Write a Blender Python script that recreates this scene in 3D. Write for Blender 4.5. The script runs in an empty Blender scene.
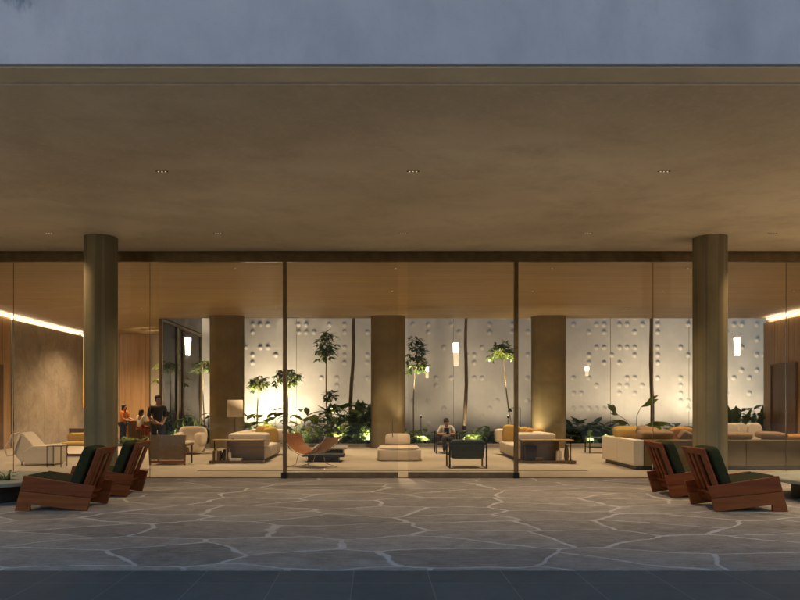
import bpy, bmesh, math, random
from mathutils import Vector, Matrix, noise
random.seed(7)
R = math.radians
PI = math.pi
F, VX, VY, H = 700.0, 375.0, 405.0, 1.6
def PX(px, D): return (px - VX) * D / F           # lateral position of something seen at column px, D metres away
def PZ(py, D): return H + (VY - py) * D / F
scene = bpy.context.scene
col = scene.collection

# ------------------------------------------------------------------ materials
MATS = {}
def new_mat(name):
    m = bpy.data.materials.new(name); m.use_nodes = True
    nt = m.node_tree; b = nt.nodes['Principled BSDF']
    return m, nt, b
def simple(name, c, rough=.6, metal=0, var=.12, scale=6, bump=.0, bscale=60, sheen=0, spec=.5, stretch=(1,1,1), detail=4, trans=0):
    if name in MATS: return MATS[name]
    m, nt, b = new_mat(name)
    N, L = nt.nodes, nt.links
    tc = N.new('ShaderNodeTexCoord'); mp = N.new('ShaderNodeMapping'); mp.inputs['Scale'].default_value = stretch
    L.new(tc.outputs['Object'], mp.inputs['Vector'])
    no = N.new('ShaderNodeTexNoise'); no.inputs['Scale'].default_value = scale; no.inputs['Detail'].default_value = detail
    L.new(mp.outputs['Vector'], no.inputs['Vector'])
    cr = N.new('ShaderNodeValToRGB')
    lo = [max(0, x*(1-var)) for x in c]; hi = [min(1, x*(1+var)) for x in c]
    cr.color_ramp.elements[0].position = .3; cr.color_ramp.elements[1].position = .7
    cr.color_ramp.elements[0].color = (*lo, 1); cr.color_ramp.elements[1].color = (*hi, 1)
    L.new(no.outputs['Fac'], cr.inputs['Fac']); L.new(cr.outputs['Color'], b.inputs['Base Color'])
    b.inputs['Roughness'].default_value = rough; b.inputs['Metallic'].default_value = metal
    b.inputs['Specular IOR Level'].default_value = spec
    if sheen: b.inputs['Sheen Weight'].default_value = sheen
    if bump:
        n2 = N.new('ShaderNodeTexNoise'); n2.inputs['Scale'].default_value = bscale; n2.inputs['Detail'].default_value = 5
        L.new(mp.outputs['Vector'], n2.inputs['Vector'])
        bp = N.new('ShaderNodeBump'); bp.inputs['Strength'].default_value = bump; bp.inputs['Distance'].default_value = .02
        L.new(n2.outputs['Fac'], bp.inputs['Height']); L.new(bp.outputs['Normal'], b.inputs['Normal'])
    MATS[name] = m
    return m
def emis(name, c, s):
    m, nt, b = new_mat(name)
    b.inputs['Base Color'].default_value = (*c, 1); b.inputs['Emission Color'].default_value = (*c, 1)
    b.inputs['Emission Strength'].default_value = s
    return m
def glass_mat(name, tint=(.965,.97,.96), refl=1.0):
    m = bpy.data.materials.new(name); m.use_nodes = True; nt = m.node_tree; N, L = nt.nodes, nt.links
    N.remove(N['Principled BSDF']); out = N['Material Output']
    fr = N.new('ShaderNodeFresnel'); fr.inputs['IOR'].default_value = 1.5
    tr = N.new('ShaderNodeBsdfTransparent'); tr.inputs['Color'].default_value = (*tint, 1)
    gl = N.new('ShaderNodeBsdfGlossy'); gl.inputs['Roughness'].default_value = .01
    gl.inputs['Color'].default_value = (refl*.65, refl*.65, refl*.65, 1)
    mx = N.new('ShaderNodeMixShader'); L.new(fr.outputs['Fac'], mx.inputs['Fac']); L.new(tr.outputs[0], mx.inputs[1]); L.new(gl.outputs[0], mx.inputs[2])
    L.new(mx.outputs[0], out.inputs['Surface'])
    return m
def mix_col(nt, a, b, fac_out):
    mx = nt.nodes.new('ShaderNodeMix'); mx.data_type = 'RGBA'
    for k, v in ((6, a), (7, b)):
        if isinstance(v, tuple): mx.inputs[k].default_value = (*v, 1)
        else: nt.links.new(v, mx.inputs[k])
    nt.links.new(fac_out, mx.inputs[0])
    return mx.outputs[2]
def ramp(nt, src, p0, p1, c0=(0,0,0), c1=(1,1,1)):
    cr = nt.nodes.new('ShaderNodeValToRGB'); e = cr.color_ramp.elements
    e[0].position, e[1].position = p0, p1; e[0].color, e[1].color = (*c0,1), (*c1,1)
    nt.links.new(src, cr.inputs['Fac']); return cr.outputs['Color']
def noise_n(nt, vec, scale, detail=4, rough=.5, out='Fac', dist=0):
    n = nt.nodes.new('ShaderNodeTexNoise'); n.inputs['Scale'].default_value = scale; n.inputs['Detail'].default_value = detail
    n.inputs['Roughness'].default_value = rough; n.inputs['Distortion'].default_value = dist
    if vec is not None: nt.links.new(vec, n.inputs['Vector'])
    return n.outputs[out]
def mapping(nt, scale=(1,1,1), loc=(0,0,0), rot=(0,0,0)):
    tc = nt.nodes.new('ShaderNodeTexCoord'); mp = nt.nodes.new('ShaderNodeMapping')
    mp.inputs['Scale'].default_value = scale; mp.inputs['Location'].default_value = loc; mp.inputs['Rotation'].default_value = rot
    nt.links.new(tc.outputs['Object'], mp.inputs['Vector']); return mp.outputs['Vector']
def bump_n(nt, b, h, strength, dist=.02, prev=None):
    bp = nt.nodes.new('ShaderNodeBump'); bp.inputs['Strength'].default_value = strength; bp.inputs['Distance'].default_value = dist
    nt.links.new(h, bp.inputs['Height'])
    if prev is not None: nt.links.new(prev, bp.inputs['Normal'])
    nt.links.new(bp.outputs['Normal'], b.inputs['Normal']); return bp.outputs['Normal']
def math_n(nt, op, a, b=None):
    m = nt.nodes.new('ShaderNodeMath'); m.operation = op
    for k, v in ((0, a), (1, b)):
        if v is None: continue
        if isinstance(v, (int, float)): m.inputs[k].default_value = v
        else: nt.links.new(v, m.inputs[k])
    return m.outputs[0]

def crazy_paving():
    m, nt, b = new_mat('crazy_paving'); N, L = nt.nodes, nt.links
    vec = mapping(nt, (1,1,1))
    wn = noise_n(nt, vec, .9, 2, .45, 'Color')
    wn2 = noise_n(nt, vec, 9, 3, .6, 'Color')
    va = N.new('ShaderNodeVectorMath'); va.operation = 'MULTIPLY_ADD'
    L.new(wn, va.inputs[0]); va.inputs[1].default_value = (.75,.5,0); L.new(vec, va.inputs[2])
    vb = N.new('ShaderNodeVectorMath'); vb.operation = 'MULTIPLY_ADD'
    L.new(wn2, vb.inputs[0]); vb.inputs[1].default_value = (.07,.05,0); L.new(va.outputs[0], vb.inputs[2])
    mp = N.new('ShaderNodeMapping'); mp.inputs['Scale'].default_value = (.66, 1.20, 1); mp.inputs['Location'].default_value = (.37,.21,0)
    L.new(vb.outputs[0], mp.inputs['Vector'])
    ve = N.new('ShaderNodeTexVoronoi'); ve.feature = 'DISTANCE_TO_EDGE'; ve.inputs['Scale'].default_value = 1; ve.inputs['Randomness'].default_value = .95; ve.voronoi_dimensions = '2D'
    vc = N.new('ShaderNodeTexVoronoi'); vc.feature = 'F1'; vc.inputs['Scale'].default_value = 1; vc.inputs['Randomness'].default_value = .95; vc.voronoi_dimensions = '2D'
    L.new(mp.outputs[0], ve.inputs['Vector']); L.new(mp.outputs[0], vc.inputs['Vector'])
    wid = noise_n(nt, vec, 2.3, 4, .6)
    thr = math_n(nt, 'MULTIPLY', wid, .030)
    d = math_n(nt, 'SUBTRACT', ve.outputs['Distance'], thr)
    joint = ramp(nt, d, -.006, .012, (1,1,1), (0,0,0))
    fade = ramp(nt, noise_n(nt, vec, 2.1, 3), .32, .56, (.7,.7,.7), (1,1,1))
    jm = N.new('ShaderNodeMix'); jm.data_type = 'RGBA'; jm.blend_type = 'MULTIPLY'; jm.inputs[0].default_value = 1
    L.new(joint, jm.inputs[6]); L.new(fade, jm.inputs[7])
    n_a = noise_n(nt, vec, 3.2, 8, .65, dist=.6); n_b = noise_n(nt, vec, 26, 6, .7)
    mps = mapping(nt, (1.2, 5, 1), rot=(0,0,.25)); n_c = noise_n(nt, mps, 2.4, 7, .65, dist=.8)
    c1 = mix_col(nt, (.20,.185,.172), (.42,.395,.37), ramp(nt, n_a, .3, .72))
    c2 = mix_col(nt, c1, (.15,.125,.105), ramp(nt, n_c, .5, .8, (0,0,0), (.55,.55,.55)))
    sep = N.new('ShaderNodeSeparateColor'); L.new(vc.outputs['Color'], sep.inputs[0])
    tone = ramp(nt, sep.outputs[0], 0, 1, (.68,.68,.69), (1.18,1.16,1.13))
    mm = N.new('ShaderNodeMix'); mm.data_type = 'RGBA'; mm.blend_type = 'MULTIPLY'; mm.inputs[0].default_value = .9
    L.new(c2, mm.inputs[6]); L.new(tone, mm.inputs[7])
    n_d = noise_n(nt, mapping(nt, (1.5, 9, 1), rot=(0,0,-.12)), 3.0, 8, .72, dist=.4)
    n_e = noise_n(nt, vec, .55, 6, .6)
    base2 = mix_col(nt, mm.outputs[2], (.46,.45,.44), ramp(nt, n_d, .46, .75, (0,)*3, (.6,)*3))
    base2 = mix_col(nt, base2, (.11,.105,.10), ramp(nt, n_d, .28, .48, (.7,)*3, (0,)*3))
    base2 = mix_col(nt, base2, (.44,.43,.42), ramp(nt, n_e, .5, .72, (0,)*3, (.4,)*3))
    c3 = mix_col(nt, base2, (.12,.11,.10), ramp(nt, n_b, .52, .72, (0,0,0), (.6,.6,.6)))
    jc = mix_col(nt, (.46,.455,.45), (.64,.63,.62), ramp(nt, n_b, .35, .65))
    c4 = mix_col(nt, c3, jc, jm.outputs[2])
    L.new(c4, b.inputs['Base Color'])
    L.new(ramp(nt, n_a, .3, .7, (.42,)*3, (.7,)*3), b.inputs['Roughness'])
    nb = bump_n(nt, b, n_c, .35, .03); nb = bump_n(nt, b, n_a, .35, .03, nb); nb = bump_n(nt, b, n_b, .3, .012, nb)
    bump_n(nt, b, jm.outputs[2], -.35, .008, nb)
    return m
def slate_tiles():
    m, nt, b = new_mat('slate_tiles'); N, L = nt.nodes, nt.links
    vec = mapping(nt, loc=(.204+.71*20, -6.31+.71*40, 0))
    br = N.new('ShaderNodeTexBrick'); br.offset = 0; br.inputs['Scale'].default_value = 1
    br.inputs['Brick Width'].default_value = .71; br.inputs['Row Height'].default_value = .71
    br.inputs['Mortar Size'].default_value = .006; br.inputs['Mortar Smooth'].default_value = .2
    br.inputs['Color1'].default_value = (.066,.098,.112,1); br.inputs['Color2'].default_value = (.094,.124,.138,1); br.inputs['Mortar'].default_value = (.17,.205,.225,1)
    L.new(vec, br.inputs['Vector'])
    n = noise_n(nt, vec, 4.5, 7, .65)
    c = mix_col(nt, br.outputs['Color'], (.05,.055,.055), ramp(nt, n, .45, .8, (0,)*3, (.6,)*3))
    c = mix_col(nt, c, (.12,.125,.125), ramp(nt, noise_n(nt, vec, 1.1, 5, .6), .55, .8, (0,)*3, (.4,)*3))
    L.new(c, b.inputs['Base Color']); b.inputs['Roughness'].default_value = .55
    nb = bump_n(nt, b, noise_n(nt, vec, 30, 5, .6), .25, .01)
    return m
def soffit_plaster():
    m, nt, b = new_mat('soffit_plaster'); N, L = nt.nodes, nt.links
    vec = mapping(nt, (1, 1, 1)); v2 = mapping(nt, (.8, 1.1, 1), rot=(0,0,-.6))
    n1 = noise_n(nt, v2, .28, 4, .5, dist=.3); n2 = noise_n(nt, v2, 1.3, 8, .7, dist=.2); n3 = noise_n(nt, vec, 12, 5, .65)
    c = mix_col(nt, (.66,.555,.385), (.88,.77,.56), ramp(nt, n1, .38, .62))
    c = mix_col(nt, c, (.50,.40,.27), ramp(nt, n2, .46, .74, (0,)*3, (.6,)*3))
    c = mix_col(nt, c, (.84,.74,.56), ramp(nt, n3, .5, .7, (0,)*3, (.35,)*3))
    L.new(c, b.inputs['Base Color']); b.inputs['Roughness'].default_value = .6
    nb = bump_n(nt, b, n2, .12, .02); bump_n(nt, b, n3, .14, .01, nb)
    return m
def concrete(name, c, board=False, strong=1.0, rough=.75):
    m, nt, b = new_mat(name); N, L = nt.nodes, nt.links
    vec = mapping(nt, (1,1,1)); vs = mapping(nt, (3.2,3.2,.22)) ; vw = mapping(nt, (6,6,.12))
    n1 = noise_n(nt, vec, 1.1, 7, .62); n2 = noise_n(nt, vec, 22, 6, .7); n3 = noise_n(nt, vs, 1.4, 6, .6); n4 = noise_n(nt, vw, 1, 4)
    d = lambda k: tuple(x*k for x in c)
    cc = mix_col(nt, d(1-.22*strong), d(1+.16*strong), ramp(nt, n1, .3, .7))
    cc = mix_col(nt, cc, d(1-.42*strong), ramp(nt, n3, .52, .78, (0,)*3, ((.65 if board else .28),)*3))
    cc = mix_col(nt, cc, d(1-.4*strong), ramp(nt, n2, .6, .8, (0,)*3, (.35,)*3))
    if board:
        cc = mix_col(nt, cc, d(.6), ramp(nt, n4, .52, .56, (0,)*3, (.6,)*3))
    L.new(cc, b.inputs['Base Color']); b.inputs['Roughness'].default_value = rough
    nb = bump_n(nt, b, n1, .3, .02); bump_n(nt, b, n2, .3, .008, nb)
    return m
def wood(name, c1, c2, axis='x', grain=1.0, board=None, rough=.45, spec=.5):
    """Grain streaks run along axis; board = board width across, with a thin dark gap and a tone of its own per board."""
    m, nt, b = new_mat(name); N, L = nt.nodes, nt.links
    s = {'x': (.35,9,9), 'y': (9,.35,9), 'z': (9,9,.35)}[axis]
    vec = mapping(nt, tuple(k*grain for k in s)); fine = mapping(nt, tuple(k*grain*4 for k in s))
    n1 = noise_n(nt, vec, 1, 6, .6, dist=.6); n2 = noise_n(nt, fine, 1.5, 5, .6)
    c = mix_col(nt, c1, c2, ramp(nt, n1, .3, .72))
    c = mix_col(nt, c, tuple(x*.5 for x in c1), ramp(nt, n2, .5, .85, (0,)*3, (.5,)*3))
    if board:
        tc = N.new('ShaderNodeTexCoord'); sp = N.new('ShaderNodeSeparateXYZ'); L.new(tc.outputs['Object'], sp.inputs[0])
        across = {'x': 'Y', 'y': 'X', 'z': 'X'}[axis] if len(board) == 1 else board[1]
        t = math_n(nt, 'DIVIDE', sp.outputs[across], board[0]); fr = math_n(nt, 'FRACT', t); fl = math_n(nt, 'FLOOR', t)
        al = sp.outputs[{'x':'X','y':'Y','z':'Z'}[axis]]
        off = math_n(nt, 'MULTIPLY', fl, 1.37)
        seg = math_n(nt, 'FLOOR', math_n(nt, 'DIVIDE', math_n(nt, 'ADD', al, off), 2.9))
        cmb = N.new('ShaderNodeCombineXYZ'); L.new(fl, cmb.inputs[0]); L.new(seg, cmb.inputs[1])
        wn = N.new('ShaderNodeTexWhiteNoise'); L.new(cmb.outputs[0], wn.inputs['Vector'])
        tone = ramp(nt, wn.outputs['Value'], 0, 1, (.92,.915,.90), (1.04,1.035,1.03))
        mm = N.new('ShaderNodeMix'); mm.data_type = 'RGBA'; mm.blend_type = 'MULTIPLY'; mm.inputs[0].default_value = 1
        L.new(c, mm.inputs[6]); L.new(tone, mm.inputs[7])
        gap = ramp(nt, fr, .015, .03, (1,1,1), (0,0,0))
        c = mix_col(nt, mm.outputs[2], tuple(x*.25 for x in c1), gap)
    L.new(c, b.inputs['Base Color']); b.inputs['Roughness'].default_value = rough; b.inputs['Specular IOR Level'].default_value = spec
    bump_n(nt, b, n2, .15, .004)
    return m
def marble(name, c):
    m, nt, b = new_mat(name); N, L = nt.nodes, nt.links
    vec = mapping(nt, (1,.6,.6))
    n1 = noise_n(nt, vec, 1.2, 8, .7, dist=1.6); n2 = noise_n(nt, vec, 3.5, 8, .7, dist=2.2)
    d = lambda k: tuple(x*k for x in c)
    cc = mix_col(nt, d(.72), d(1.15), ramp(nt, n1, .35, .65)); cc = mix_col(nt, cc, d(.5), ramp(nt, n2, .55, .62, (0,)*3, (.5,)*3))
    L.new(cc, b.inputs['Base Color']); b.inputs['Roughness'].default_value = .35
    return m
def facade_plaster():
    m, nt, b = new_mat('facade_plaster'); N, L = nt.nodes, nt.links
    vec = mapping(nt); vs = mapping(nt, (1.3,1.3,.6))
    n1 = noise_n(nt, vec, .8, 5, .6); n2 = noise_n(nt, vs, 1.2, 7, .65); n3 = noise_n(nt, vec, 14, 6, .7)
    c = mix_col(nt, (.53,.46,.49), (.67,.575,.595), ramp(nt, n1, .3, .7))
    c = mix_col(nt, c, (.38,.34,.38), ramp(nt, n2, .48, .75, (0,)*3, (.5,)*3))
    c = mix_col(nt, c, (.30,.30,.32), ramp(nt, n3, .55, .8, (0,)*3, (.25,)*3))
    # foliage shadow painted into the plaster colour near the left end
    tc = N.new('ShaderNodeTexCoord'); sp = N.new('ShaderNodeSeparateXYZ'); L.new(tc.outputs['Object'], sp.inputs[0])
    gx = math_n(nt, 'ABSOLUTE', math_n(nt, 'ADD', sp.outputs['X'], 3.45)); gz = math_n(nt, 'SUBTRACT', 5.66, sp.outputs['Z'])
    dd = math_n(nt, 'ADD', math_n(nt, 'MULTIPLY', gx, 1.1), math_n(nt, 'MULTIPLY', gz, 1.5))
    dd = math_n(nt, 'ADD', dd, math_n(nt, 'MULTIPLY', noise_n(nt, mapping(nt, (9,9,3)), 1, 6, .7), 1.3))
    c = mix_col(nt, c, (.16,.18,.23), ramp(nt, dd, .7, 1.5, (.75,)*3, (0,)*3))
    L.new(c, b.inputs['Base Color']); b.inputs['Roughness'].default_value = .8
    nb = bump_n(nt, b, n1, .2, .03); bump_n(nt, b, n3, .25, .008, nb)
    return m

M = {}
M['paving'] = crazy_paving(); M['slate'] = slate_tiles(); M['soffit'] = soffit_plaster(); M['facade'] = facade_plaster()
M['column'] = concrete('column_concrete', (.27,.22,.12), True)
M['pier'] = concrete('pier_concrete', (.19,.15,.075), False, 1.2)
M['wall'] = concrete('relief_wall', (.66,.61,.54), False, .5, .9)
M['ceil'] = wood('ceiling_boards', (.33,.235,.115), (.42,.315,.17), 'x', 1.0, (.34,), .55)
M['panel'] = wood('wall_panel_wood', (.33,.20,.10), (.50,.33,.18), 'z', 1.0, (.9, 'Y'), .45)
M['backpanel'] = wood('back_panel_wood', (.36,.22,.11), (.52,.34,.19), 'z', 1.0, (1.2, 'X'), .45)
M['darkpanel'] = wood('dark_panel_wood', (.10,.055,.028), (.16,.09,.045), 'z')
M['teak'] = wood('chair_hardwood_x', (.13,.026,.005), (.28,.066,.011), 'x', 1.3, None, .5, .35)
M['teakz'] = wood('chair_hardwood_z', (.13,.026,.005), (.29,.068,.012), 'z', 1.3, None, .5, .35)
M['teakpale'] = wood('chair_hardwood_pale', (.17,.042,.009), (.32,.09,.018), 'x', 1.3, None, .5, .35)
M['walnut'] = wood('walnut', (.08,.042,.022), (.15,.085,.045), 'x', 1.5, None, .4)
M['oak'] = wood('oak', (.26,.18,.10), (.40,.28,.16), 'x', 1.5, None, .45)
M['marble'] = marble('travertine', (.36,.32,.27))
M['floor'] = simple('limestone_floor', (.37,.32,.25), .42, var=.10, scale=1.4, bump=.05, detail=7)
M['rug'] = simple('woven_rug', (.40,.35,.275), .95, var=.07, scale=30, bump=.5, bscale=220, spec=.1)
M['frame'] = simple('bronze_frame', (.17,.115,.05), .4, .6, var=.2)
M['rail'] = simple('bronze_rail', (.17,.12,.07), .45, .5, var=.2)
M['black'] = simple('black_metal', (.012,.012,.012), .4, .4)
M['blackwood'] = simple('black_wood', (.018,.014,.012), .45)
M['chrome'] = simple('polished_steel', (.55,.53,.5), .2, 1, var=.05)
M['cream'] = simple('cream_boucle', (.70,.60,.47), .95, var=.06, scale=40, bump=.5, bscale=90, sheen=.3, spec=.1)
M['white'] = simple('offwhite_linen', (.70,.63,.52), .95, var=.05, scale=20, bump=.3, bscale=120, spec=.1)
M['greige'] = simple('greige_fabric', (.20,.145,.065), .95, var=.07, scale=30, bump=.35, bscale=160, spec=.1)
M['taupe'] = simple('taupe_cushion', (.30,.20,.12), .95, var=.12, scale=20, bump=.3, spec=.1)
M['mustard'] = simple('mustard_cushion', (.48,.32,.09), .9, var=.1, scale=20, bump=.3, spec=.1)
M['orange'] = simple('amber_cushion', (.48,.25,.07), .9, var=.1, scale=20, bump=.3, spec=.1)
M['green'] = simple('green_canvas', (.032,.038,.016), .9, var=.15, scale=14, bump=.35, bscale=180, spec=.15)
M['tan'] = simple('tan_leather', (.27,.105,.028), .42, var=.15, scale=8, bump=.15)
M['brownleather'] = simple('brown_leather', (.12,.085,.05), .5, var=.15, scale=8, bump=.2)
M['greenleather'] = simple('olive_leather', (.045,.055,.028), .45, var=.2, scale=8, bump=.2)
M['stone'] = simple('cast_stone', (.30,.31,.26), .7, var=.15, scale=5, bump=.3)
M['soil'] = simple('dark_soil', (.05,.035,.022), .95, var=.4, scale=25, bump=.9, bscale=40)
M['kerb'] = simple('pale_kerb', (.42,.38,.32), .7, var=.1)
M['bark'] = simple('slender_bark', (.22,.16,.10), .85, var=.3, scale=14, stretch=(1,1,.2), bump=.4)
M['skin'] = simple('skin', (.42,.24,.16), .55, var=.05)
M['hair'] = simple('dark_hair', (.018,.012,.009), .6)
M['slat'] = wood('dark_slats', (.06,.055,.045), (.10,.09,.07), 'y', 1, (.10, 'Z'))
M['glass'] = glass_mat('facade_glass'); M['gardenglass'] = glass_mat('screen_glass', (.75,.80,.74))
M['led'] = emis('cove_led', (1,.80,.56), 4.5)
M['lens'] = emis('lamp_lens', (1,.80,.52), 3)
M['glow'] = emis('lamp_glow', (1,.83,.55), 1.2); M['glowdim'] = emis('lamp_glow_dim', (1,.80,.50), .13)
def leafmat(name, c):
    m = simple(name, c, .42, var=.35, scale=3.0, spec=.5)
    nt = m.node_tree; b = nt.nodes['Principled BSDF']
    tl = nt.nodes.new('ShaderNodeBsdfTranslucent'); tl.inputs['Color'].default_value = (c[0]*2.6, c[1]*1.9, c[2]*1.2, 1)
    mx = nt.nodes.new('ShaderNodeMixShader'); mx.inputs[0].default_value = .28
    nt.links.new(b.outputs[0], mx.inputs[1]); nt.links.new(tl.outputs[0], mx.inputs[2]); nt.links.new(mx.outputs[0], nt.nodes['Material Output'].inputs['Surface'])
    return m
M['leaf'] = leafmat('leaf_mid', (.12,.19,.05)); M['leafdark'] = leafmat('leaf_dark', (.07,.12,.04)); M['leaflight'] = leafmat('leaf_light', (.20,.28,.06))
M['flower'] = simple('burgundy_petals', (.22,.02,.02), .7); M['ceramic'] = simple('pale_ceramic', (.6,.55,.47), .35)
M['darkceramic'] = simple('dark_ceramic', (.03,.028,.026), .3); M['paper'] = simple('book_cover', (.55,.5,.43), .8)

# ------------------------------------------------------------------ mesh helpers
class MB:
    def __init__(s): s.bm = bmesh.new()
    def box(s, x0, x1, y0, y1, z0, z1, bev=0, mat=None):
        r = bmesh.ops.create_cube(s.bm, size=1)
        v = r['verts']
        for q in v: q.co = Vector(((x0+x1)/2 + q.co.x*(x1-x0), (y0+y1)/2 + q.co.y*(y1-y0), (z0+z1)/2 + q.co.z*(z1-z0)))
        if mat is not None: bmesh.ops.transform(s.bm, matrix=mat, verts=v)
        if bev:
            es = list({e for q in v for e in q.link_edges})
            bmesh.ops.bevel(s.bm, geom=es, offset=bev, segments=2, profile=.6, affect='EDGES')
        return s
    def tube(s, pts, r, seg=8):
        pts = [Vector(p) for p in pts]; rs = r if isinstance(r, (list, tuple)) else [r]*len(pts)
        rings = []
        for i, p in enumerate(pts):
            d = (pts[min(i+1, len(pts)-1)] - pts[max(i-1, 0)]).normalized()
            a = d.orthogonal().normalized() if i == 0 else (a - d*a.dot(d)).normalized()
            b = d.cross(a)
            rings.append([s.bm.verts.new(p + (a*math.cos(2*PI*k/seg) + b*math.sin(2*PI*k/seg))*rs[i]) for k in range(seg)])
        for A, B in zip(rings, rings[1:]):
            for k in range(seg): s.bm.faces.new((A[k], A[(k+1)%seg], B[(k+1)%seg], B[k]))
        s.bm.faces.new(rings[0][::-1]); s.bm.faces.new(rings[-1])
        return s
    def lathe(s, prof, c=(0,0,0), seg=32, sx=1, sy=1):
        rings = [[s.bm.verts.new((c[0]+r*sx*math.cos(2*PI*k/seg), c[1]+r*sy*math.sin(2*PI*k/seg), c[2]+z)) for k in range(seg)] for r, z in prof]
        for A, B in zip(rings, rings[1:]):
            for k in range(seg): s.bm.faces.new((A[k], A[(k+1)%seg], B[(k+1)%seg], B[k]))
        s.bm.faces.new(rings[0][::-1]); s.bm.faces.new(rings[-1])
        return s
    def prism(s, prof, y0, y1, plane='xz', bev=0):
        f = (lambda a, b, t: (a, t, b)) if plane == 'xz' else (lambda a, b, t: (t, a, b))
        A = [s.bm.verts.new(f(a, b, y0)) for a, b in prof]; B = [s.bm.verts.new(f(a, b, y1)) for a, b in prof]
        n = len(prof); fs = [s.bm.faces.new(A), s.bm.faces.new(B[::-1])]
        for k in range(n): fs.append(s.bm.faces.new((A[k], B[k], B[(k+1)%n], A[(k+1)%n])))
        bmesh.ops.recalc_face_normals(s.bm, faces=fs)
        if bev: bmesh.ops.bevel(s.bm, geom=list({e for v in A+B for e in v.link_edges}), offset=bev, segments=2, profile=.6, affect='EDGES')
        return s
    def pill(s, c, size, n=(.35,.35), rot=None, wob=.03, seg=28, sag=0):
        """cushion: superellipsoid with a little unevenness"""
        cx, cy, cz = c; a, b, h = (k/2 for k in size); rings = []
        sg = lambda w, m: math.copysign(abs(w)**m, w)
        off = random.random()*50
        Rm = rot if rot is not None else Matrix.Identity(3)
        nv = seg//2
        for i in range(nv+1):
            ph = -PI/2 + PI*i/nv; row = []
            for j in range(seg):
                th = 2*PI*j/seg
                p = Vector((a*sg(math.cos(ph), n[0])*sg(math.cos(th), n[1]), b*sg(math.cos(ph), n[0])*sg(math.sin(th), n[1]), h*sg(math.sin(ph), n[0])))
                w = noise.noise(p*3.5 + Vector((off,0,0)))*wob
                p = p*(1+w); 
                if sag and p.z > 0: p.z -= sag*max(0, 1-(p.x/a)**2)*max(0, 1-(p.y/b)**2)
                row.append(s.bm.verts.new(Rm @ p + Vector(c)))
            rings.append(row)
        for A, B in zip(rings, rings[1:]):
            for k in range(seg):
                s.bm.faces.new((A[k], A[(k+1)%seg], B[(k+1)%seg], B[k]))
        bmesh.ops.remove_doubles(s.bm, verts=[v for v in rings[0]+rings[-1]], dist=1e-4)
        return s
    def build(s, name, mat, parent=None, smooth=False, loc=None):
        me = bpy.data.meshes.new(name); s.bm.normal_update(); s.bm.to_mesh(me); s.bm.free()
        me.materials.append(mat)
        if smooth:
            for p in me.polygons: p.use_smooth = True
        o = bpy.data.objects.new(name, me); col.objects.link(o)
        if parent is not None: o.parent = parent
        if loc is not None: o.location = loc
        return o
def smooth_by_angle(o, ang=40):
    for p in o.data.polygons: p.use_smooth = True
    try: o.data.set_sharp_from_angle(angle=R(ang))
    except Exception: pass
    return o
def tag(o, label, cat, group=None):
    o['label'] = label; o['category'] = cat
    if group: o['group'] = group
    return o
def struct(o, kind='structure'): o['kind'] = kind; return o
def thing(name, label, cat, loc=(0,0,0), rz=0, group=None):
    o = bpy.data.objects.new(name, None); col.objects.link(o); o.location = loc; o.rotation_euler = (0,0,rz)
    o.empty_display_size = .1
    return tag(o, label, cat, group)
def copy_tree(o, label=None, loc=None, rz=None, parent=None, sx=None):
    c = o.copy(); col.objects.link(c)
    if parent is not None: c.parent = parent
    for ch in list(o.children): copy_tree(ch, parent=c)
    if label: c['label'] = label
    if loc is not None: c.location = loc
    if rz is not None: c.rotation_euler = (0,0,rz)
    return c

# ------------------------------------------------------------------ setting
YF, YG, YB, YW = 6.85, 15.34, 26.8, 33.0      # facade face, glass line, garden edge, relief wall
XL, XR = -13.4, 14.9
ZC = 4.95
# ground far out, slate pavement, terrace
struct(MB().box(-300,300,-300,400,-.6,-.08).build('ground', simple('forecourt_concrete', (.45,.39,.29), .9)))  # unseen forecourt made pale and warm to bounce light onto the soffit
struct(MB().box(-30,30,3.9,6.79,-.079,-.006).build('pavement', M['slate']))
struct(MB().box(-18,20,6.79,YG-.06,-.075,0, 0).build('terrace', M['paving']))
struct(MB().box(XL-.2,XR+.2,YG-.06,YB,-.07,.0).build('floor', M['floor']))
struct(MB().box(XL-.2,-8.2,YB,YW+.0,-.072,-.001).build('lobby_floor', M['floor']))
# building shell (one thing, its parts as children)
bd = thing('building', 'concrete building with deep plaster soffit over a glazed lounge and terrace', 'building', (0,YG,0))
bd['kind'] = 'structure'
def bpart(mb, name, mat):
    o = mb.build(name, mat); o.parent = bd; o.location = (0,-YG,0); return o
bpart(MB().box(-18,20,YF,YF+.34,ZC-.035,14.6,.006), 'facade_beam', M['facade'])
bpart(MB().box(-18,20,YF+.012,YF+.325,ZC-.043,ZC-.036), 'beam_underside', concrete('beam_concrete', (.82,.70,.48), False, .5))
bpart(MB().box(-18,20,YF+.345,YG-.12,ZC,ZC+.25), 'soffit', M['soffit'])
bpart(MB().box(-18,20,YF+.35,YF+.375,ZC-.050,ZC-.001), 'drip_bead', simple('pale_bead', (.85,.76,.60), .6))
bpart(MB().box(-18,20,YF-.005,YF-.001,ZC-.034,ZC-.016), 'groove_shade_strip', M['darkpanel'])  # thin dark strip on the face, coloured as the shade of a groove
bpart(MB().box(-18,20,YG-.115,YG-.05,ZC-.01,ZC+.25), 'ceiling_edge', M['frame'])
bpart(MB().box(XL-.2,XR+.2,YG+.06,YB,ZC-.03,ZC+.25), 'ceiling', M['ceil'])
bpart(MB().box(XL-.2,-8.25,YB+.002,YW,ZC-.03,ZC+.25), 'lobby_ceiling', M['ceil'])
bpart(MB().box(-18,20,YF+.35,YB,14.4,14.6), 'roof', M['facade'])
bpart(MB().box(-8.2,XR+4,YB-.2,YB-.002,ZC+.26,14.5), 'upper_rear_wall', M['facade'])  # raised, like the relief wall, to keep blue sky light out of the courtyard
bpart(MB().box(-18.2,-18,YF,YB,0,14.6), 'end_wall', M['facade'])
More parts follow.
